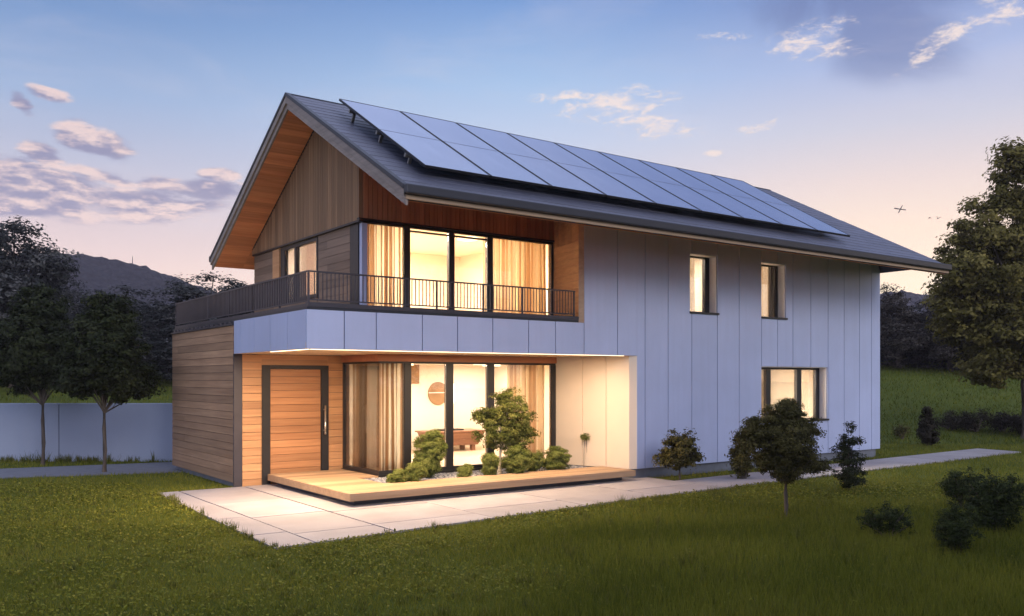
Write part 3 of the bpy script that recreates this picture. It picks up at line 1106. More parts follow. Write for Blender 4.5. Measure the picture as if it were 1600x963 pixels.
# rooms behind the facade windows
mb = MB()
mb.box(3.45, 7.4, 3.3, 3.4, .281, 2.399)
mb.box(3.401, 3.449, .305, 3.4, .281, 2.399)
mb.box(7.401, 7.5, .305, 3.4, .281, 2.399)
mb.box(6.5, 6.6, 2.2, 3.299, .281, 2.399)
mk('facade_room_wall', mb, M['plaster'], H)
slab('facade_room_floor', M['floor'], 3.41, 7.5, .305, 3.4, .18, .28)
slab('facade_room_ceiling', M['plaster'], 3.41, 7.5, .305, 3.4, 2.40, 2.50)

# ------------- roof
mb = MB()
def roof_slab(y0, y1, x0, x1a, x1b, top, bot, mbx, tone=None):
    """slab between two lines of the roof; x1a / x1b are its ends at y0 / y1"""
    za, zb = roof_z(y0), roof_z(y1)
    mbx.hexa([(x0, y0, za - bot), (x1a, y0, za - bot), (x1b, y1, zb - bot), (x0, y1, zb - bot),
              (x0, y0, za - top), (x1a, y0, za - top), (x1b, y1, zb - top), (x0, y1, zb - top)], tone)
RXR = 7.75
roof_slab(RY0, RYR, RX0, RX1, RXR, 0, .10, mb, .5)
roof_slab(RYR, RY1, RX0, RXR, RX1, 0, .10, mb, .5)
mb.quad((RX1, RY0, roof_z(RY0)), (RX1, RY1, roof_z(RY1)), (RXR, RYR, RZR), tone=.5)
RF = mk('roof', mb, M['roof'], H)
mb = MB()
NC = 21
for i in range(NC):
    ya, yb = RY0 + .012 + (RYR - RY0 - .03) * i / NC, RY0 + .012 + (RYR - RY0 - .03) * (i + 1) / NC
    xe = RX1 + (RXR - RX1) * (ya - RY0) / (RYR - RY0) - .03
    x = RX0 + .075 - (.3 if i % 2 else 0)
    while x < xe - .05:
        xa, xb = max(x, RX0 + .075) + .002, min(x + .6, xe) - .002
        d = random.uniform(0, .003)
        if xb - xa > .03:
            mb.hexa([(xa, ya, roof_z(ya) + .002), (xb, ya, roof_z(ya) + .002), (xb, yb, roof_z(yb) + .002), (xa, yb, roof_z(yb) + .002),
                     (xa, ya, roof_z(ya) + .011 + d), (xb, ya, roof_z(ya) + .011 + d), (xb, yb, roof_z(yb) + .006), (xa, yb, roof_z(yb) + .006)])
        x += .6
mk('shingles', mb, M['roof'], RF)
mb = MB()
mb.box(RX0 + .02, RX1 - .02, RY0 + .01, RYR, 0, 0) if 0 else None
roof_slab(RY0 + .03, RYR - .002, RX0 + .06, RX1 - .04, RXR - .05, .102, RT - .026, mb, .5)
roof_slab(RYR + .002, RY1 - .03, RX0 + .06, RXR - .05, RX1 - .04, .102, RT - .026, mb, .5)
mk('roof_core', mb, M['joint'], RF)
mb = MB()
mb.tube([(RX0 - .01, RYR, RZR + .002), (RXR, RYR, RZR + .002)], .022, 8)
mk('ridge_cap', mb, M['gutter'], RF)
# boarded underside
mb = MB()
def soffit(y0, y1, x0, x1, n):
    for i in range(n):
        a, b = y0 + (y1 - y0) * i / n, y0 + (y1 - y0) * (i + 1) / n
        roof_slab(a + .003, b - .003, x0, x1, x1, RT - .024, RT - random.uniform(0, .003), mb)
soffit(RYR + .03, RY1 - .05, RX0 + .06, UX - .05, 30)
soffit(RY0 + .05, RYR - .03, RX0 + .06, UX - .05, 30)
soffit(RY0 + .05, UY - .06, UX - .048, RX1 - .05, 16)
soffit(6.52, RY1 - .05, UX - .048, RX1 - .05, 4)
mk('soffit', mb, M['soffit'], RF)
# bargeboards on the gable, in two steps, and the metal verge
for (ya, yb) in ((RY0, RYR), (RY1, RYR)):
    mb = MB()
    lo, hi = (ya, yb) if ya < yb else (yb, ya)
    roof_slab(lo, hi, RX0 + .022, RX0 + .058, RX0 + .058, .10, .275, mb)
    roof_slab(lo, hi, RX0 - .012, RX0 + .02, RX0 + .02, .048, .17, mb)
    mk('bargeboard', mb, M['barge'], RF)
    mb = MB()
    roof_slab(lo, hi, RX0 - .025, RX0 + .07, RX0 + .07, -.03, .045, mb)
    mk('verge_trim', mb, M['gutter'], RF, bevel=.01)
mb = MB()
mb.box(RX0 - .02, RX1, RY0 - .10, RY0 - .002, RZ0 - .12, RZ0 + .02)
mk('gutter', mb, M['gutter'], RF, bevel=.02)
mb = MB()
mb.box(RX0 - .02, RX1, RY1 + .002, RY1 + .10, RZ0 - .12, RZ0 + .02)
mk('gutter', mb, M['gutter'], RF, bevel=.02)
mb = MB()
mb.box(RX0 + .02, RX1 - .02, RY0 - .02, RY0 + .03, RZ0 - .185, RZ0 - .125)
mk('eave_board', mb, M['trim'], RF)

# ------------- balcony railing
RL = mk('railing', (lambda b: (
    b.box(XC + .06, -1.56, .085, .115, 3.725, 3.75), b.box(XC + .06, -1.56, .09, .11, 3.285, 3.305),
    b.box(XC + .06, XC + .095, .116, 7.6, 3.725, 3.75), b.box(XC + .065, XC + .09, .116, 7.6, 3.265, 3.285),
    b)[-1])(MB()), M['rail'], H)
for x in (XC + .062, -5.3, -4.68, -3.715, -2.84, -1.6):
    mb = MB(); mb.box(x, x + .03, .088, .112, 3.25, 3.724)
    mk('post', mb, M['rail'], RL)
for y in (1.3, 2.6, 3.9, 5.2, 6.5, 7.57):
    mb = MB(); mb.box(XC + .064, XC + .091, y, y + .03, 3.23, 3.724)
    mk('post', mb, M['rail'], RL)
mb = MB()
x = XC + .17
while x < -1.62:
    mb.box(x, x + .013, .094, .106, 3.306, 3.724, .5)
    x += .07
y = .2
while y < 7.55:
    mb.box(XC + .07, XC + .085, y, y + .04, 3.286, 3.724, .5)
    y += .08
ba = mk('balusters', mb, M['rail'], RL)

# ------------- fixed lamps of the house
def area(name, loc, size, power, col, rot=(0, 0, 0), sy=None, spread=None):
    l = bpy.data.lights.new(name, 'AREA')
    l.energy = power
    l.color = col
    l.shape = 'RECTANGLE' if sy else 'DISK'
    l.size = size
    if sy: l.size_y = sy
    if spread: l.spread = spread
    o = bpy.data.objects.new(name, l)
    COL.objects.link(o)
    o.location = loc
    o.rotation_euler = rot
    o.parent = H
    return o
WARM = (1, .72, .45)
WARM2 = (1, .90, .78)
def downlight(x, y, z, power, size=.3, col=WARM):
    mb = MB()
    mb.tube([(x, y, z - .012), (x, y, z - .002)], .035, 20)
    mk('downlight', mb, M['lamp'], H)
    area('downlight_beam', (x, y, z - .03), size, power, col)
# a slim light strip let into the canopy edge just behind the fascia
mb = MB()
mb.box(XC + .10, -.30, .06, .085, ZF0 - .010, ZF0 - .003)
mb.box(XC + .06, XC + .085, .09, 1.70, ZF0 - .010, ZF0 - .003)
mk('light_strip', mb, M['lamp'], H)
area('strip_beam', ((XC - .9) / 2, .10, ZF0 - .03), 5.9, 300, WARM, sy=.12)
area('strip_beam', (XC + .10, .85, ZF0 - .03), .12, 220, WARM, sy=1.5)
def room_lamp(x, y, z, power, size=1.0, col=WARM2):
    mb = MB()
    mb.tube([(x, y, z - .04), (x, y, z - .002)], .22, 24)
    mk('ceiling_lamp', mb, M['lamp'], H)
    area('ceiling_beam', (x, y, z - .06), size, power, col)
for x, y, pw in ((-3.7, 3.2, 95), (-1.6, 3.2, 95), (-2.6, 5.0, 75), (-.2, 4.9, 60)):
    room_lamp(x, y, 2.40, pw)
for x, y, pw in ((-4.4, 2.6, 160), (-2.4, 2.6, 160), (-4.3, 4.2, 210)):
    room_lamp(x, y, 5.02, pw)
room_lamp(2.0, 1.4, 5.02, 260)
room_lamp(4.6, 1.5, 5.02, 280)
room_lamp(5.2, 1.7, 2.40, 600)

def uplight(x, y, z, power):
    mb = MB()
    mb.tube([(x, y, z), (x, y, z + .05)], .05, 16)
    mk('uplight', mb, M['dark'], H)
    mb = MB()
    mb.tube([(x, y, z + .051), (x, y, z + .055)], .035, 16)
    mk('uplight_lens', mb, M['lamp'], H)
    area('uplight_beam', (x, y, z + .08), .12, power, WARM, (R_(180), 0, 0))
for y in (1.6, 3.4, 5.2, 6.6):
    uplight(-6.35, y, ZF1 + .05, 4.5)

# ------------------------------------------------------------------ solar panels
NP, PW, PX0 = 9, 1.24, -5.74
PY0, PY1 = -1.30, 1.75
ords = ['first', 'second', 'third', 'fourth', 'fifth', 'sixth', 'seventh', 'eighth', 'ninth']
plen = math.hypot(PY1 - PY0, roof_z(PY1) - roof_z(PY0) + .10)
def solar(i):
    x = PX0 + i * PW
    lab = {0: 'blue black solar panel at the gable end of the roof row with mounts exposed', NP - 1: 'last solar panel of the roof row, at the far end beside bare roof'}.get(i, f'{ords[i]} solar panel along the roof counted from the gable end')
    return x, lab
root = empty('solar_panel', (PX0, PY0, roof_z(PY0) + .17), solar(0)[1], 'solar panel', 'solar panels in a row on the roof')
root.rotation_euler.x = math.atan2(roof_z(PY1) - roof_z(PY0) + .10, PY1 - PY0)
g = .012
mb = MB(); mb.box(g + .018, PW - g - .018, .018, plen - .018, .004, .036, .5)
mk('glass_sheet', mb, M['solar'], root)
mb = MB()
mb.box(g, PW - g, 0, .017, 0, .04); mb.box(g, PW - g, plen - .017, plen, 0, .04)
mb.box(g, g + .017, .018, plen - .018, 0, .04); mb.box(PW - g - .017, PW - g, .018, plen - .018, 0, .04)
mb.box(g + .019, PW - g - .019, plen * .5 - .004, plen * .5 + .004, .0365, .038)
mk('frame', mb, M['dark'], root)
for yy in (plen * .18, plen * .5, plen * .84):
    mb = MB()
    mb.box(.0, PW, yy, yy + .05, -.06, -.002)
    for xx in (.08, PW - .14):
        mb.box(xx, xx + .05, yy, yy + .04, -.21, -.061)
    mk('mounting_rail', mb, M['steel'], root)
rx = root.rotation_euler.x
for i in range(1, NP):
    x, lab = solar(i)
    c = copy_thing(root, (x, PY0, roof_z(PY0) + .17), lab)
    c.rotation_euler = (rx, 0, 0)

# ------------------------------------------------------------------ deck and planting bed
DZ = .24
dk = empty('deck', (-6.45, -.25, 0), 'pale timber deck wrapping round the planting bed under the canopy', 'deck')
ox, oy = -6.45, -.25
mb = MB()
n = 8
for i in range(n):                                        # front strip, boards along the facade
    a, b = -.25 + i * .118, -.25 + (i + 1) * .118
    mb.box(0, 6.13 + .0 * i, a - oy + .005, b - oy - .005, DZ - .03, DZ + random.uniform(0, .002))
y = -.25 + n * .118
while y < 3.28:                                           # wide part in front of the door
    x1 = 1.08 if y < 1.72 else 1.52
    mb.box(0, x1, y - oy + .004, y + .111 - oy, DZ - .03, DZ + random.uniform(0, .002))
    y += .118
mk('boards', mb, M['deck'], dk, bevel=.003)
mb = MB()
mb.box(-.02, 6.15, -.022, -.002, DZ - .12, DZ - .002)
mb.box(-.022, -.002, -.001, 3.55, DZ - .12, DZ - .002)
mb.box(1.085, 1.10, .95, 1.98, DZ - .10, DZ - .004)
mk('edge_board', mb, M['deck'], dk)
mb = MB(); mb.box(.14, 5.95, .16, .80, .005, DZ - .032); mb.box(.14, 1.05, .80, 3.5, .005, DZ - .032)
mk('deck_base', mb, M['joint'], dk)
mb = MB()
mb.prism([(-5.33, .69), (-.36, .69), (-.52, 1.78), (-4.92, 1.78), (-5.33, 1.72)], .02, .205)
tag(mk('gravel', mb, M['gravel']), kind='stuff')
rng = np.random.default_rng(5)
pb = MB()
for _ in range(1500):
    x, y = rng.uniform(-5.3, -.45), rng.uniform(.72, 1.75)
    r = rng.uniform(.012, .03)
    h = r * rng.uniform(.5, .9)
    a = rng.uniform(0, 6.28)
    ca, sa = math.cos(a) * r, math.sin(a) * r
    t = rng.random()
    p = [(x + ca, y + sa, .2), (x - sa * .7, y + ca * .7, .2), (x - ca, y - sa, .2), (x + sa * .7, y - ca * .7, .2)]
    i = len(pb.v)
    pb.v += p + [(x + ca * .5, y + sa * .5, .2 + h), (x - sa * .4, y + ca * .4, .2 + h), (x - ca * .5, y - sa * .5, .2 + h * .9), (x + sa * .4, y - ca * .4, .2 + h)]
    for q in ((4, 5, 6, 7), (0, 1, 5, 4), (1, 2, 6, 5), (2, 3, 7, 6), (3, 0, 4, 7)):
        pb.f.append(tuple(i + k for k in q)); pb.t.append(t)
mp, nt, p = base_mat('pebble')
tn = nt.new('ShaderNodeAttribute', attribute_name='tone').outputs['Fac']
nt.put(p.inputs['Base Color'], nt.ramp(tn, [(0, (.10, .10, .12, 1)), (.6, (.28, .28, .31, 1)), (1, (.55, .52, .5, 1))]))
p.inputs['Roughness'].default_value = .7
tag(mk('pebbles', pb, mp), kind='stuff')

BED = 'shrubs in the planting bed'
def bed_shrub(px, py, w, h, label, seed, yoff=.0):
    c = at(px, py, Z=.2)
    c.y = max(c.y, .74 + .0) + yoff
    sc = depth(c.x, c.y) / FPX
    rw, hh = w * sc * .5, h * sc
    lobes = [(0, 0, hh * .5, rw * .92, rw * .9, hh * .5), (rw * .25, .0, hh * .62, rw * .7, rw * .7, hh * .36), (-rw * .25, 0, hh * .3, rw * .75, rw * .8, hh * .3)]
    k = max(22, int(150 * rw * hh / .1))
    build_bush('bed_shrub', (c.x, c.y, .2), label, 'shrub', BED, seed, lobes, k, 190, .06, .026, M['leafbed'], shell=.2)
bed_shrub(682, 749, 56, 78, 'tallest rounded shrub of the bed standing before the glass mullion', 31, .25)
bed_shrub(622, 757, 32, 24, 'low shrub of the bed nearest the deck corner', 32)
bed_shrub(656, 756, 36, 32, 'low shrub at the foot of the tallest rounded bed shrub', 33)
bed_shrub(727, 748, 22, 24, 'smallest shrub of the bed standing alone in gravel', 34)
bed_shrub(766, 745, 30, 40, 'narrow upright shrub just left of the pale garden tree trunk', 35)
bed_shrub(808, 742, 46, 48, 'broad shrub just right of the pale garden tree trunk', 36)
bed_shrub(836, 738, 28, 34, 'middle low shrub between the two broad bed shrubs', 37)
bed_shrub(869, 736, 44, 38, 'rounded shrub of the bed nearest the cream reveal', 38)
c = at(783, 741, Z=.2); c.y = 1.05
sc = depth(c.x, c.y) / FPX
build_tree('garden_tree', (c.x, c.y, .2), 'small leafy tree with pale trunk growing in the gravel bed', 'tree', None, 41,
           [(.22, 0, 1.0, .56, .46, .5), (-.1, .0, .88, .48, .4, .36), (.22, 0, 1.36, .38, .34, .32), (.52, 0, .98, .36, .3, .36), (-.35, .05, 1.15, .24, .2, .18), (.25, 0, .66, .5, .4, .22)],
           .55, .032, 280, 90, .09, .046, M['leafbedtree'], M['barkpale'], shell=.35, lean=.05, nbr=16)
c = at(909, 722, Z=.2); c.y = min(c.y, 1.5)
c = at(909, 719, X=-.50)
tp = empty('tuft_plant', (-.47, 1.05, .2), 'thin two stemmed plant with a round tuft before the cream reveal', 'plant')
mb = MB(); mb.tube([(-.045, 0, 0), (-.03, .01, .4), (-.015, 0, .62)], .005, 6); mb.tube([(.06, 0, 0), (.035, 0, .4), (.02, 0, .62)], .005, 6)
mk('stem', mb, M['bark'], tp)
rng = np.random.default_rng(9)
n = 420
d = rng.normal(size=(n, 3)); d /= np.linalg.norm(d, axis=1, keepdims=True); d[:, 2] *= .7
P = np.array([0, 0, .63]) + d * (rng.random(n) ** .5)[:, None] * .12
link_mesh('tuft', leaves(rng, P, np.cross(d, rng.normal(size=(n, 3))), .05, .5 + rng.normal(size=n) * .2, 'tuft', M['leafbed'], .22), tp)

# ------------------------------------------------------------------ garden wall
GWF = 21.6
gwr = empty('garden_wall', fr(GWF, -11) + (0,), 'long plain blue grey garden wall beyond the side path', 'wall', rz=-math.atan2(SI, CO))
mb = MB()
x = -16.0
joints = [-16, -11.2, -6.1, -.3, .0]
js = [-14, -8.0, -.27, 5.2]
gx = (92 - 800) / FPX * GWF + 11
js = [gx - 8, gx, gx + 6.2]
for a, b in zip(js, js[1:]):
    mb.box(a + .008, b - .008, 0, .18, -.1, 1.44)
mk('wall_panels', mb, M['gwall'], gwr, bevel=.006)
mb = MB(); mb.box(js[0], js[-1] - .02, .03, .15, -.1, 1.42)
mk('wall_core', mb, M['joint'], gwr)

# ------------------------------------------------------------------ small trees and shrubs on the lawn
def px_tree(name, px, py, label, seed, crown_px, trunk_top_px, n_clump, n_leaf, clump_px, leaf_px, mleaf, trunk_px=5, shell=.4, group=None, mbark=None, fork=.0, nbr=16, aspect=.5, cat='tree'):
    """crown_px: list of (dx, dy, rx, rz) lobes in picture pixels at the tree's own depth, turned into metres"""
    c = at(px, py, Z=0)
    sc = depth(c.x, c.y) / FPX
    lobes = [(dx * sc, (i % 3 - 1) * rx * .25 * sc, dy * sc, rx * sc, rx * sc * .95, rz * sc) for i, (dx, dy, rx, rz) in enumerate(crown_px)]
    return build_tree(name, (c.x, c.y, 0), label, cat, group, seed, lobes, trunk_top_px * sc, trunk_px * sc * .5, n_clump, n_leaf, clump_px * sc, leaf_px * sc, mleaf, mbark or M['bark'], shell, 0, nbr, aspect, rz=-math.atan2(SI, CO), fork=fork)

px_tree('lawn_tree', 67, 727, 'dark round crowned tree by the side path, nearer the picture edge', 51,
        [(-5, 185, 60, 62), (-5, 245, 40, 40), (10, 150, 58, 34), (-25, 150, 45, 34)], 100, 680, 84, 10, 5.6, M['leafdark'], 6, .2, 'slim trees by the side path', fork=.8, nbr=26)
px_tree('lawn_tree', 163, 739, 'dark round crowned tree by the side path, nearer the timber block', 52,
        [(8, 185, 64, 64), (8, 240, 44, 42), (25, 145, 56, 36), (-25, 150, 50, 36)], 100, 700, 84, 10, 5.6, M['leafdark'], 6.5, .2, 'slim trees by the side path', fork=.8, nbr=26)
px_tree('young_tree', 1062, 752, 'small young tree standing close against the white facade', 53,
        [(-2, 44, 30, 28), (2, 62, 24, 18), (22, 36, 18, 14), (-22, 34, 18, 13)], 18, 190, 44, 6.5, 4.8, M['leafmid'], 3.5, .2, nbr=18)
px_tree('young_tree', 1228, 810, 'dense young tree on the front lawn before the wide facade window', 54,
        [(-2, 118, 50, 40), (-2, 152, 36, 32), (4, 178, 17, 14), (-54, 134, 24, 26), (0, 88, 46, 22), (34, 140, 24, 24), (44, 82, 26, 8), (-34, 92, 30, 14), (2, 68, 24, 12)], 58, 700, 100, 8, 4.6, M['leafmid'], 7, .2, nbr=60, fork=.8, mbark=M['bark'], aspect=.36)
px_tree('young_conifer', 1326, 767, 'sparse feathery young tree beside the path near the facade end', 55,
        [(0, 22, 26, 18), (2, 50, 22, 18), (0, 76, 15, 16), (4, 98, 9, 11), (-10, 60, 16, 10), (14, 78, 14, 8)], 18, 150, 32, 6.5, 5, M['leafdark'], 4, .3, nbr=26, aspect=.3)
px_tree('dark_conifer', 1449, 697, 'compact dark cone shaped shrub on the far lawn right of the house', 56,
        [(0, 16, 17, 16), (0, 32, 14, 15), (0, 48, 8, 12), (0, 58, 4, 6)], 8, 120, 50, 5, 3.8, M['leafbrown'], 4, .3, cat='shrub')

def px_bush(px, py, w, h, label, seed, mleaf, group, dens=1.0, leaf_px=4.5, z=0):
    c = at(px, py, Z=z)
    sc = depth(c.x, c.y) / FPX
    rng = random.Random(seed)
    rw, hh = w * sc * .5, h * sc
    lobes = [(0, 0, hh * .45, rw * .8, rw * .8, hh * .45)]
    for _ in range(4):
        a = rng.uniform(0, 6.28)
        lobes.append((math.cos(a) * rw * .45, math.sin(a) * rw * .45, hh * rng.uniform(.25, .62), rw * .5, rw * .5, hh * rng.uniform(.25, .36)))
    gz_ = float(ground_z(c.x, c.y))
    return build_bush('lawn_shrub', (c.x, c.y, gz_), label, 'shrub', group, seed, lobes, int(w * h / 34 * dens), 50, 8 * sc, leaf_px * sc, mleaf, shell=.25, stem_r=2 * sc)
LS = 'dark shrubs on the front lawn'
px_bush(1500, 868, 84, 104, 'dark shrub closest to the viewer on the right of the front lawn', 61, M['leafgrassy'], LS, .7, 3.6)
px_bush(1388, 842, 96, 66, 'low loose shrub on the front lawn between young tree and dark shrubs', 62, M['leafgrassy'], LS, .5, 3.6)
px_bush(1560, 832, 120, 112, 'widest dark shrub at the right picture edge of the front lawn', 63, M['leafgrassy'], LS, .8, 3.8)
px_bush(1506, 795, 80, 70, 'dark shrub behind the closest one on the front lawn', 64, M['leafgrassy'], LS, .8, 3.8)
px_bush(1163, 750, 44, 84, 'small dark bush against the facade behind the dense young tree', 65, M['leafmid'], LS)
FS = 'low shrubs on the far lawn right of the house'
px_bush(1409, 690, 34, 26, 'small grey green bush beside the house end on the far lawn', 66, M['leafmid'], FS, .7, 3)
for k, (px, py, w, h) in enumerate(((1487, 684, 62, 32), (1526, 685, 66, 40), (1566, 685, 66, 36), (1604, 688, 64, 42))):
    px_bush(px, py, w, h, ['low brown bush just right of the cone shaped shrub', 'second low brown bush right of the cone shaped shrub', 'third low brown bush right of the cone shaped shrub', 'low brown bush under the large tree trunk'][k], 70 + k, M['leafbrown'], FS, .8, 3.0)

# ------------------------------------------------------------------ big tree on the right
c = at(1603, 690, Z=0)
sc = depth(c.x, c.y) / FPX
L = lambda dx, dy, r, rz: (dx * sc, random.uniform(-.3, .3) * r * sc, dy * sc, r * sc, r * sc, rz * sc)
random.seed(3)
build_tree('maple_tree', (c.x, c.y, 0), 'tall broad olive leaved tree at the right edge of the picture', 'tree', None, 81,
           [L(-10, 405, 50, 50), L(-36, 330, 74, 62), L(-72, 262, 80, 58), L(-5, 250, 90, 70), L(-78, 195, 62, 45), L(-20, 170, 85, 50), L(50, 300, 90, 80), L(70, 190, 95, 60), L(-55, 125, 52, 38), L(-100, 285, 40, 34), L(-105, 215, 42, 34), L(-20, 440, 30, 30), L(20, 380, 60, 50), L(40, 250, 90, 60), L(-45, 225, 80, 60)],
           130 * sc, 7 * sc, 900, 120, 16 * sc, 7 * sc, M['leafautumn'], M['bark'], shell=.45, nbr=44, rz=-math.atan2(SI, CO))

# ------------------------------------------------------------------ woodland behind, each tree its own object
def forest_proto(seed, wide, mleaf='leafforest'):
    rng = random.Random(seed)
    lobes = [(0, 0, 4.6, 2.5 * wide, 2.5 * wide, 2.6), (0, 0, 6.6, 1.7 * wide, 1.7 * wide, 1.8), (0, 0, 2.2, 2.3 * wide, 2.3 * wide, 1.9)]
    for _ in range(6):
        a = rng.uniform(0, 6.28)
        lobes.append((math.cos(a) * 1.7 * wide, math.sin(a) * 1.7 * wide, rng.uniform(2.5, 6.2), 1.3 * wide, 1.3 * wide, 1.2))
    return build_tree('woodland_tree', (0, 0, 0), '', 'tree', 'trees of the wood behind the lawn', seed, lobes, 2.2, .2, 260, 60, .50, .2, M[mleaf], M['bark'], .5, 0, 14)
protos = [forest_proto(*a) for a in ((91, 1.0), (92, .85), (93, 1.15), (94, 1.0, 'leafwarm'), (95, 1.15, 'leafwarm'))]
# px of the crown centre, px height of the top, depth in metres, width factor
wood_spots = [(-60, 330, 41, 1.2), (18, 338, 40, 1.15), (92, 425, 52, 1.0), (-20, 420, 56, 1.2), (55, 440, 58, 1.2), (178, 438, 44, 1.45), (130, 480, 55, 1.3), (232, 478, 52, 1.2),
              (275, 470, 46, 1.1), (318, 424, 43, 1.6), (375, 438, 45, 1.4), (425, 455, 50, 1.1), (210, 505, 42, 1.1), (290, 500, 41, 1.1), (110, 500, 42, 1.2), (30, 470, 42, 1.2),
              (1388, 446, 46, .8), (1425, 486, 50, 1.0), (1462, 470, 47, 1.0), (1505, 432, 45, 1.1), (1545, 440, 50, 1.2), (1590, 420, 48, 1.2), (1640, 400, 46, 1.2), (1405, 500, 43, .9), (1485, 490, 42, 1.0), (1560, 470, 43, 1.1), (1610, 480, 42, 1.1), (1350, 470, 48, 1.0)]
wl = ['tall woodland tree at the left picture edge', 'tallest dark tree above the garden wall at left', 'woodland tree under the hill slope at left', 'dark tree deep behind the tallest left tree', 'dark tree deep behind the first lawn tree',
      'grey green rounded tree below the hill ridge', 'dark tree filling the gap behind the second lawn tree', 'low tree between rounded tree and roof side tree', 'dark tree left of the one under the eave',
      'rounded grey tree standing under the far eave of the roof', 'woodland tree behind the terrace railing', 'woodland tree mostly behind the upper storey', 'low dark tree over the garden wall centre', 'low dark tree close by the timber block',
      'low dark tree just behind the second lawn tree', 'low dark tree just behind the first lawn tree',
      'narrow dark tree right beside the house end', 'low dark tree beyond the house end', 'dark tree behind the birds, below the roof corner', 'pale grey tree left of the large olive tree', 'dark tree deep behind the large olive tree',
      'dark tree hidden by the large olive tree crown', 'dark tree beyond the right picture edge', 'low dark tree near the house end on the slope', 'low dark tree above the cone shaped shrub', 'low dark tree on the slope behind the low brown bushes', 'low dark tree behind the large olive trunk', 'dark tree partly behind the house end wall']
rngw = random.Random(4)
used = set()
for k, (px, top, F, w) in enumerate(wood_spots):
    x, y = fr(F, (px - 800) / FPX * F)
    z = float(ground_z(x, y)) - .15
    ht = CAMH + (592 - top) / FPX * F - z
    s = ht / 8.3
    pi = k % 3 if px < 800 else 3 + k % 2
    root = protos[pi]
    sw = max(.75, min(1.25, s)) * w
    if pi not in used:
        used.add(pi)
        root.location, root.scale, root.rotation_euler.z = (x, y, z), (sw, sw, s), rngw.uniform(0, 6.28)
        root['label'] = wl[k]
    else:
        copy_thing(root, (x, y, z), wl[k], rngw.uniform(0, 6.28), (sw, sw, s))
for F, R, s, lab in ((-3, 9.5, 1.1, 'unseen shade tree added behind the viewer to the right'), (2, 12.5, 1.15, 'unseen shade tree added well to the right of the viewer'), (-9, 5, 1.1, 'unseen shade tree added behind the viewer'), (-1.5, 6.2, .9, 'unseen shade tree added just behind the viewer to the right'), (7, 14.5, 1.1, 'unseen shade tree added far to the right of the viewer')):  # unseen trees, added only to shade the near and right-hand lawn
    x, y = fr(F, R)
    copy_thing(protos[k % 3], (x, y, -.1), lab, rngw.uniform(0, 6.28), (s * 1.1, s * 1.1, s))
# undergrowth that closes the wood at its foot
rng = np.random.default_rng(17)
n = 26000
F = rng.uniform(44, 56, n)
R = np.where(rng.random(n) < .55, rng.uniform(-.75, -.22, n), rng.uniform(.36, .72, n)) * F
X = CAM.x + SI * F + CO * R
Y = CAM.y + CO * F - SI * R
h = 1.5 + .9 * np.sin(R * 1.1 + F) + .5 * np.sin(R * 2.7)
Z = ground_z(X, Y) + rng.random(n) ** .8 * h
link_mesh('undergrowth', leaves(rng, np.stack([X, Y, Z], -1), rng.normal(size=(n, 3)) + np.array([0, 0, .5]), .3, .4 + rng.normal(size=n) * .18, 'undergrowth', M['leafforest']), kind='stuff')

# ------------------------------------------------------------------ far hills
def hill(name, prof, F0, seed, depth_m):
    """prof: (px, py) ridge line at depth F0; the ridge is the crest of a solid mound"""
    nx, ny = 150, 40
    px = np.linspace(prof[0][0], prof[-1][0], nx)
    py = np.interp(px, [p[0] for p in prof], [p[1] for p in prof])
    V = []
    for j in range(ny):
        v = j / (ny - 1) * 2 - 1
        for i in range(nx):
            F = F0 + v * depth_m
            R = (px[i] - 800) / FPX * F0
            top = CAMH + (592 - py[i]) / FPX * F0
            x, y = fr(F, R)
            nz = mnoise.noise(Vector((x * .02, y * .02, seed))) * 4 + mnoise.noise(Vector((x * .11, y * .11, seed))) * 1.6 + abs(mnoise.noise(Vector((x * .35, y * .35, seed)))) * 2.6
            k = max(0, 1 - abs(v) ** 1.6)
            V.append((x, y, 2 + (top - 2) * k + nz * min(1, k * 2) - 1.5))
    i, j = np.meshgrid(np.arange(ny - 1), np.arange(nx - 1), indexing='ij')
    a = (i * nx + j).ravel()
    Fc = np.stack([a, a + 1, a + nx + 1, a + nx], -1)
    me = np_mesh(name, np.array(V), Fc, np.full(len(Fc), .5), M['hill'])
    link_mesh(name, me, kind='structure')
hill('hill', [(-500, 470), (-200, 440), (-40, 415), (60, 404), (110, 398), (150, 402), (200, 409), (240, 424), (300, 445), (380, 475), (480, 510), (650, 560)], 330, 3, 110)
hill('hill', [(1150, 560), (1280, 490), (1370, 462), (1405, 456), (1450, 462), (1560, 475), (1700, 470), (1900, 500), (2100, 560)], 420, 8, 90)
mast = at(207, 411, F=330)
mb = MB(); mb.tube([(0, 0, -8), (0, 0, 2.4)], [.22, .12], 6)
mm = mk('radio_mast', mb, M['bird'], None, label='thin mast standing on the ridge of the far hill', cat='mast')
mm.location = mast

# ------------------------------------------------------------------ birds and aircraft
c = at(1407, 327, F=150)
ac = empty('aircraft', c, 'small dark cross shaped aircraft high beyond the roof end', 'aircraft')
u = Vector((CO, -SI, 0)); v = Vector((SI, CO, 0)); w = Vector((0, 0, 1))
k = 150 / FPX
def P3(a, b, d=0): return tuple(u * a * k + w * b * k + v * d * k)
mb = MB(); mb.tube([P3(-3.2, -5.8, 0), P3(0, 0, 0), P3(2, 4, 0), P3(3.4, 6.3, 0)], [.7 * k, .85 * k, .6 * k, .3 * k], 8)
mk('fuselage', mb, M['bird'], ac, smooth_=True)
mb = MB(); mb.tube([P3(-9.5, 1.3, 0), P3(-8, 1.1, 0), P3(0, 0, .4), P3(6.5, -1.0, 0), P3(8, -1.2, 0)], [1.15 * k, .85 * k, .8 * k, .65 * k, .9 * k], 6)
mk('wing', mb, M['bird'], ac, smooth_=True)
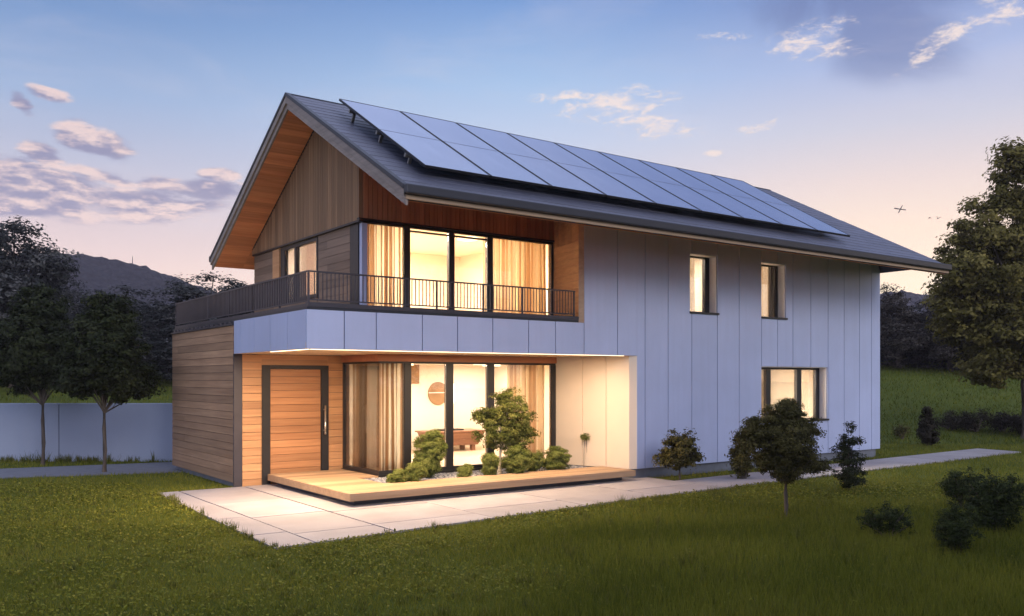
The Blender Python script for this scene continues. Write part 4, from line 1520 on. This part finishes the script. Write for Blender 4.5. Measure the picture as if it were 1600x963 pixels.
def bird(px, py, pts, label):
    c = at(px, py, F=110)
    k = 110 / FPX
    mb = MB()
    mb.tube([tuple(u * a * k + w * b * k) for a, b in pts], [.15 * k] + [.7 * k] * (len(pts) - 2) + [.15 * k], 6)
    body = [(pts[1][0] - .9, pts[1][1] - .5), (pts[1][0], pts[1][1]), (pts[1][0] + 1.2, pts[1][1] + .3)]
    mb.tube([tuple(u * a * k + w * b * k - v * .2 * k) for a, b in body], [.35 * k, .8 * k, .3 * k], 7)
    o = mk('bird', mb, M['bird'], None, smooth_=True, label=label, cat='bird', group='birds in the sky')
    o.location = c
bird(1453, 341, [(-3, -1.5), (-1, .6), (3, -.1)], 'dark bird in flight nearer the cross shaped aircraft')
bird(1467, 340.5, [(-3.4, 3.0), (-2, -1.2), (4.2, 1.3)], 'dark bird in flight with raised wings nearer the large tree')

# ------------------------------------------------------------------ grass
def build_grass():
    rng = np.random.default_rng(23)
    Vs, Ts = [], []
    for F0, F1, dens, hgt, wid in ((6.6, 9, 3000, .05, .0065), (9, 12.5, 1900, .05, .0075), (12.5, 18, 900, .052, .0095), (18, 27, 330, .07, .014), (27, 50, 70, .12, .03)):
        area_ = (F1 ** 2 - F0 ** 2) * .5 * 1.36
        n = int(area_ * dens)
        F = np.sqrt(rng.uniform(F0 ** 2, F1 ** 2, n))
        R = rng.uniform(-.68, .68, n) * F
        X = CAM.x + SI * F + CO * R
        Y = CAM.y + CO * F - SI * R
        ok = ~(ptin(PAVE, X, Y) | ptin(PATH, X, Y) | ptin(lp, X, Y))
        ok &= ~((X > -7.06) & (X < XE) & (Y > .1) & (Y < 7.6)) & ~((X > -8.4) & (X < .3) & (Y > -.4) & (Y < 3.36))
        X, Y, F, R = X[ok], Y[ok], F[ok], R[ok]
        n = len(X)
        # meadow strip towards the lower right, mown lawn elsewhere
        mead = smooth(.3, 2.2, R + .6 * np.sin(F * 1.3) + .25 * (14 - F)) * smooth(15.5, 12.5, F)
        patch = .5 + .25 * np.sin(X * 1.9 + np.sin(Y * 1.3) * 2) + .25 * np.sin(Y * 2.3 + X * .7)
        h = hgt * rng.uniform(.55, 1.45, n) * (1 + 1.5 * mead)
        w = wid * rng.uniform(.7, 1.3, n)
        an = rng.uniform(0, 6.283, n)
        lean = rng.uniform(.15, .95, n) * (1 - .45 * mead)
        la = rng.uniform(0, 6.283, n)
        Z = ground_z(X, Y) - .004
        dx, dy = np.cos(an) * w * .5, np.sin(an) * w * .5
        V = np.stack([np.stack([X - dx, Y - dy, Z], -1), np.stack([X + dx, Y + dy, Z], -1),
                      np.stack([X + np.cos(la) * h * lean, Y + np.sin(la) * h * lean, Z + h], -1)], 1)
        Vs.append(V.reshape(-1, 3))
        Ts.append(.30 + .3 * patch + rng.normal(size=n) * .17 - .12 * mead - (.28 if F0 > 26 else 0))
    V = np.concatenate(Vs)
    T = np.clip(np.concatenate(Ts), 0, 1)
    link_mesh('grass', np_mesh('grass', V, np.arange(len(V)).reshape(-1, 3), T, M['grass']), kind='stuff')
build_grass()

def build_clover():
    rng = np.random.default_rng(31)
    n = 90000
    F = np.sqrt(rng.uniform(6.6 ** 2, 17 ** 2, n))
    R = rng.uniform(-.68, .68, n) * F
    X = CAM.x + SI * F + CO * R
    Y = CAM.y + CO * F - SI * R
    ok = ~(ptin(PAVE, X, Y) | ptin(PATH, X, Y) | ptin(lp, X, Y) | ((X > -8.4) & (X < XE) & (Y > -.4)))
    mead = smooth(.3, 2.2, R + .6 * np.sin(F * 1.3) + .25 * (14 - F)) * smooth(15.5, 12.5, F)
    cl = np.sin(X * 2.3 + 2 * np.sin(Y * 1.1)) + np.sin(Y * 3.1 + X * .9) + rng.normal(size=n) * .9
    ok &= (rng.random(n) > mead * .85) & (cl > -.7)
    X, Y, F = X[ok], Y[ok], F[ok]
    n = len(X)
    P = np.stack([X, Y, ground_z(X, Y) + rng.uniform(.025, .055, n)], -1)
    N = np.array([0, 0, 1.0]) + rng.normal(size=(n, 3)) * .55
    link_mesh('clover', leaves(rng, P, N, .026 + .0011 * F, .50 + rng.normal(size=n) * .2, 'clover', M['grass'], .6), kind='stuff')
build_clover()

def tufts():
    """taller weeds along the patio edge, the path edge and the foot of the garden wall"""
    rng = np.random.default_rng(29)
    pts = []
    def along(a, b, n, spread, h):
        for _ in range(n):
            t = rng.random()
            pts.append((a[0] + (b[0] - a[0]) * t + rng.normal() * spread, a[1] + (b[1] - a[1]) * t + rng.normal() * spread, h * rng.uniform(.5, 1.4)))
    along((-8.46, 3.3), (-8.63, -2.7), 26, .03, .11)
    along((-8.6, -2.76), (-1.4, -2.12), 20, .03, .09)
    along((.5, -2.05), (6, -1.85), 26, .04, .11)
    along((6, -1.85), (13, -1.6), 18, .04, .13)
    a, b = at(0, 722, Z=0), at(262, 721, Z=0)
    for cx in (20, 45, 48, 62, 64, 70, 95, 100, 105, 112, 118, 130, 150, 170, 240):
        p = at(cx + rng.normal() * 3, 723, Z=0)
        pts.append((p.x, p.y, rng.uniform(.16, .34)))
    along((a.x, a.y), (b.x, b.y), 60, .12, .16)
    for _ in range(900):
        F = math.sqrt(rng.uniform(6.7 ** 2, 16 ** 2)); R = rng.uniform(-.66, .66) * F
        x, y = fr(F, R)
        if ptin(PAVE, x, y) or ptin(PATH, x, y) or (x > -8.4 and y > -.5): continue
        md = float(smooth(.3, 2.2, R + .25 * (14 - F)))
        pts.append((x, y, rng.uniform(.05, .085) * (1 + 1.5 * md)))
    V, T = [], []
    for x, y, h in pts:
        for _ in range(16):
            an, ln = rng.uniform(0, 6.28), rng.uniform(.05, .6) * h
            hh = h * rng.uniform(.5, 1.1)
            w = .008
            bx, by = x + rng.normal() * .03, y + rng.normal() * .03
            V += [(bx - w, by, 0), (bx + w, by + w, 0), (bx + math.cos(an) * ln, by + math.sin(an) * ln, hh)]
            T.append(.5 + rng.normal() * .3)
    V = np.array(V)
    link_mesh('weeds', np_mesh('weeds', V, np.arange(len(V)).reshape(-1, 3), np.clip(np.array(T), 0, 1), M['tuft']), kind='stuff')
tufts()

# ------------------------------------------------------------------ sky and light
SUN_EL, SUN_AZ = R_(24), None
# low soft light from behind and to the right of the camera
sun_dir = (Vector((SI, CO, 0)) * -.80 + Vector((CO, -SI, 0)) * .60).normalized()
def build_world():
    wd = bpy.data.worlds.new('World')
    scene.world = wd
    wd.use_nodes = True
    nt = NT(wd.node_tree)
    nt.n.clear()
    out = nt.new('ShaderNodeOutputWorld')
    d = nt.new('ShaderNodeTexCoord').outputs['Generated']
    dF = nt.vm('DOT_PRODUCT', d, (SI, CO, 0))
    dR = nt.vm('DOT_PRODUCT', d, (CO, -SI, 0))
    dU = nt.vm('DOT_PRODUCT', d, (0, 0, 1))
    az = nt.m('ARCTAN2', dR, dF)
    el = nt.m('ARCSINE', dU)
    t = nt.m('DIVIDE', el, .5236, clamp=True)
    left = nt.ramp(t, [(0, srgb(232, 196, 180)), (.18, srgb(230, 198, 186)), (.30, srgb(212, 190, 190)), (.42, srgb(182, 182, 200)), (.55, srgb(146, 168, 202)), (.70, srgb(104, 138, 186)), (.85, srgb(78, 110, 164)), (1, srgb(84, 112, 170))])
    mid = nt.ramp(t, [(0, srgb(248, 214, 182)), (.2, srgb(246, 218, 196)), (.35, srgb(224, 210, 210)), (.5, srgb(190, 200, 222)), (.62, srgb(158, 186, 220)), (.78, srgb(108, 146, 200)), (1, srgb(92, 122, 184))])
    right = nt.ramp(t, [(0, srgb(255, 220, 170)), (.16, srgb(255, 232, 196)), (.30, srgb(252, 224, 198)), (.40, srgb(232, 212, 204)), (.50, srgb(202, 200, 212)), (.62, srgb(164, 178, 214)), (.75, srgb(122, 144, 194)), (1, srgb(84, 104, 164))])
    c = nt.mix(nt.smooth(-.5, .05, az), left, mid)
    c = nt.mix(nt.smooth(-.02, .42, az), c, right)
    # brighter open sky overhead and behind the viewer
    rear = nt.smooth(.15, -.75, dF)
    c = nt.mix(rear, c, (.70, .79, 1.12, 1))
    zen = nt.smooth(.40, .78, dU)
    c = nt.mix(zen, c, (.66, .74, 1.05, 1))
    # clouds, placed by azimuth and elevation
    comb = nt.new('ShaderNodeCombineXYZ')
    nt.put(comb.inputs[0], az); nt.put(comb.inputs[1], el)
    ang = comb.outputs[0]
    warp = nt.new('ShaderNodeTexNoise', noise_dimensions='3D')
    nt.l.new(ang, warp.inputs['Vector'])
    warp.inputs['Scale'].default_value = 9
    wv = nt.vm('MULTIPLY', nt.vm('SUBTRACT', warp.outputs['Color'], (.5, .5, .5)), (.035, .018, 0))
    angw = nt.vm('ADD', ang, wv)
    def aze(px, py):
        r = ray(px, py).normalized()
        a = math.atan2(r.dot(Vector((CO, -SI, 0))), r.dot(Vector((SI, CO, 0))))
        return a, math.asin(r.z)
    def blob(px, py, hw, hh, tilt=0):
        a, e = aze(px, py)
        m = nt.new('ShaderNodeMapping', vector_type='TEXTURE')
        nt.l.new(angw, m.inputs[0])
        m.inputs['Location'].default_value = (a, e, 0)
        m.inputs['Rotation'].default_value = (0, 0, R_(tilt))
        m.inputs['Scale'].default_value = (hw / FPX * .95, hh / FPX * .95, 1)
        l = nt.vm('LENGTH', m.outputs[0])
        return nt.m('SUBTRACT', 1, l)            # 1 in the middle, 0 on the rim
    def maxi(lst):
        r = lst[0]
        for b in lst[1:]:
            r = nt.m('MAXIMUM', r, b)
        return r
    # heavy cumulus on the left
    cum = maxi([blob(70, 300, 150, 40, 4), blob(200, 312, 190, 32, 2), blob(330, 300, 90, 22), blob(150, 222, 60, 30, -25), blob(65, 240, 45, 20, -20), blob(165, 278, 70, 18, -8), blob(350, 270, 40, 12),
                blob(80, 145, 34, 12, -8), blob(32, 162, 24, 14, -40), blob(10, 270, 70, 36), blob(240, 285, 60, 16), blob(290, 318, 120, 18), blob(40, 320, 130, 26)])
    n1 = nt.noise(nt.map(ang, (1, 3.0, 1)), 13, 9, .6, .15)
    n1b = nt.noise(nt.map(ang, (1, 3.0, 1), (.004, .024, 0)), 13, 9, .6, .15)
    cov = nt.smooth(-.10, .34, nt.m('ADD', nt.m('MULTIPLY', cum, .75), nt.m('MULTIPLY', nt.m('SUBTRACT', n1, .55), 2.0)))
    cov = nt.m('MULTIPLY', cov, nt.smooth(-.25, .12, cum))
    lit = nt.smooth(-.06, .12, nt.m('SUBTRACT', n1, n1b))
    ccol = nt.mix(lit, srgb(128, 122, 154), srgb(232, 202, 192))
    c = nt.mix(nt.m('MULTIPLY', cov, .88), c, ccol)
    # wispy lit cirrus over the roof and at top right
    cir = maxi([blob(960, 160, 130, 36, 4), blob(1010, 190, 110, 30, -8), blob(900, 148, 90, 14, 2), blob(1265, 62, 95, 34, 8), blob(1300, 72, 70, 16, -4), blob(1500, 48, 120, 24, 27), blob(1560, 25, 60, 22, 10), blob(1120, 58, 55, 9),
                blob(1180, 200, 40, 14, 10), blob(1110, 237, 24, 8)])
    n2 = nt.noise(nt.map(ang, (1, 2.6, 1), (0, 0, 0), (0, 0, R_(-14))), 34, 9, .7, .35)
    cov2 = nt.smooth(.1, 1.1, nt.m('ADD', nt.m('MULTIPLY', cir, .9), nt.m('MULTIPLY', nt.m('SUBTRACT', n2, .52), 4.2)))
    cov2 = nt.m('MULTIPLY', cov2, nt.smooth(-.05, .35, cir))
    # dark bank at the top right
    drk = maxi([blob(1380, 50, 120, 80, -20), blob(1340, 0, 190, 60)])
    n3 = nt.noise(ang, 7, 5, .6, .5)
    cov3 = nt.m('MULTIPLY', nt.smooth(-.2, .7, nt.m('ADD', drk, nt.m('MULTIPLY', nt.m('SUBTRACT', n3, .5), 2.6))), nt.smooth(-.7, .7, drk))
    c = nt.mix(nt.m('MULTIPLY', cov3, .6), c, srgb(88, 102, 150))
    c = nt.mix(nt.m('MULTIPLY', cov2, .85), c, srgb(240, 220, 208))
    # faint veil everywhere so the clear sky is not perfectly smooth
    n4 = nt.noise(nt.map(ang, (1, 4, 1)), 5, 6, .6, .4)
    c = nt.mix(nt.m('MULTIPLY', nt.smooth(.45, .8, n4), .16), c, srgb(226, 212, 214))
    bg = nt.new('ShaderNodeBackground')
    nt.put(bg.inputs[0], c)
    nt.put(bg.inputs[1], nt.m('ADD', 1.16, nt.m('MULTIPLY', .38, nt.smooth(.26, 0, dU))))
    sky = nt.new('ShaderNodeTexSky', sky_type='NISHITA')
    sky.sun_disc = False
    sky.sun_elevation = SUN_EL
    sky.sun_rotation = math.atan2(sun_dir.x, sun_dir.y)
    sky.air_density = 1.2
    sky.dust_density = .6
    bg2 = nt.new('ShaderNodeBackground')
    nt.l.new(sky.outputs[0], bg2.inputs[0])
    bg2.inputs[1].default_value = .05 * .25
    add = nt.new('ShaderNodeAddShader')
    nt.l.new(bg.outputs[0], add.inputs[0])
    nt.l.new(bg2.outputs[0], add.inputs[1])
    nt.l.new(add.outputs[0], out.inputs[0])
build_world()
sl = bpy.data.lights.new('Sun', 'SUN')
sl.energy = 1.1
sl.angle = R_(24)
sl.color = (1, .95, .93)
so = bpy.data.objects.new('Sun', sl)
COL.objects.link(so)
sd = Vector((sun_dir.x * math.cos(SUN_EL), sun_dir.y * math.cos(SUN_EL), math.sin(SUN_EL)))
so.rotation_euler = sd.to_track_quat('Z', 'Y').to_euler()
so.location = (-8, -14, 12)

# ------------------------------------------------------------------ evening haze
def build_haze():
    mb = MB()
    mb.box(-440, 520, -440, 520, -3, 92)
    m = bpy.data.materials.new('haze_air')
    m.use_nodes = True
    nt = NT(m.node_tree)
    nt.n.clear()
    v = nt.new('ShaderNodeVolumePrincipled')
    v.inputs['Color'].default_value = (.80, .72, .80, 1)
    v.inputs['Density'].default_value = .0006
    v.inputs['Anisotropy'].default_value = 0
    nt.l.new(v.outputs[0], nt.new('ShaderNodeOutputMaterial').inputs['Volume'])
    tag(mk('haze', mb, m), kind='stuff')
if HAZE: build_haze()

# ------------------------------------------------------------------ render settings
scene.render.engine = 'CYCLES'
cy = scene.cycles
cy.use_denoising = True
cy.denoiser = 'OPENIMAGEDENOISE'
cy.max_bounces = 8
cy.diffuse_bounces = 4
cy.glossy_bounces = 3
cy.transparent_max_bounces = 12
cy.caustics_reflective = False
cy.caustics_refractive = False
cy.sample_clamp_indirect = 6
vs = scene.view_settings
vs.view_transform = 'Standard'
vs.look = 'None'
vs.exposure = 0
vs.gamma = 1
vs.use_curve_mapping = False
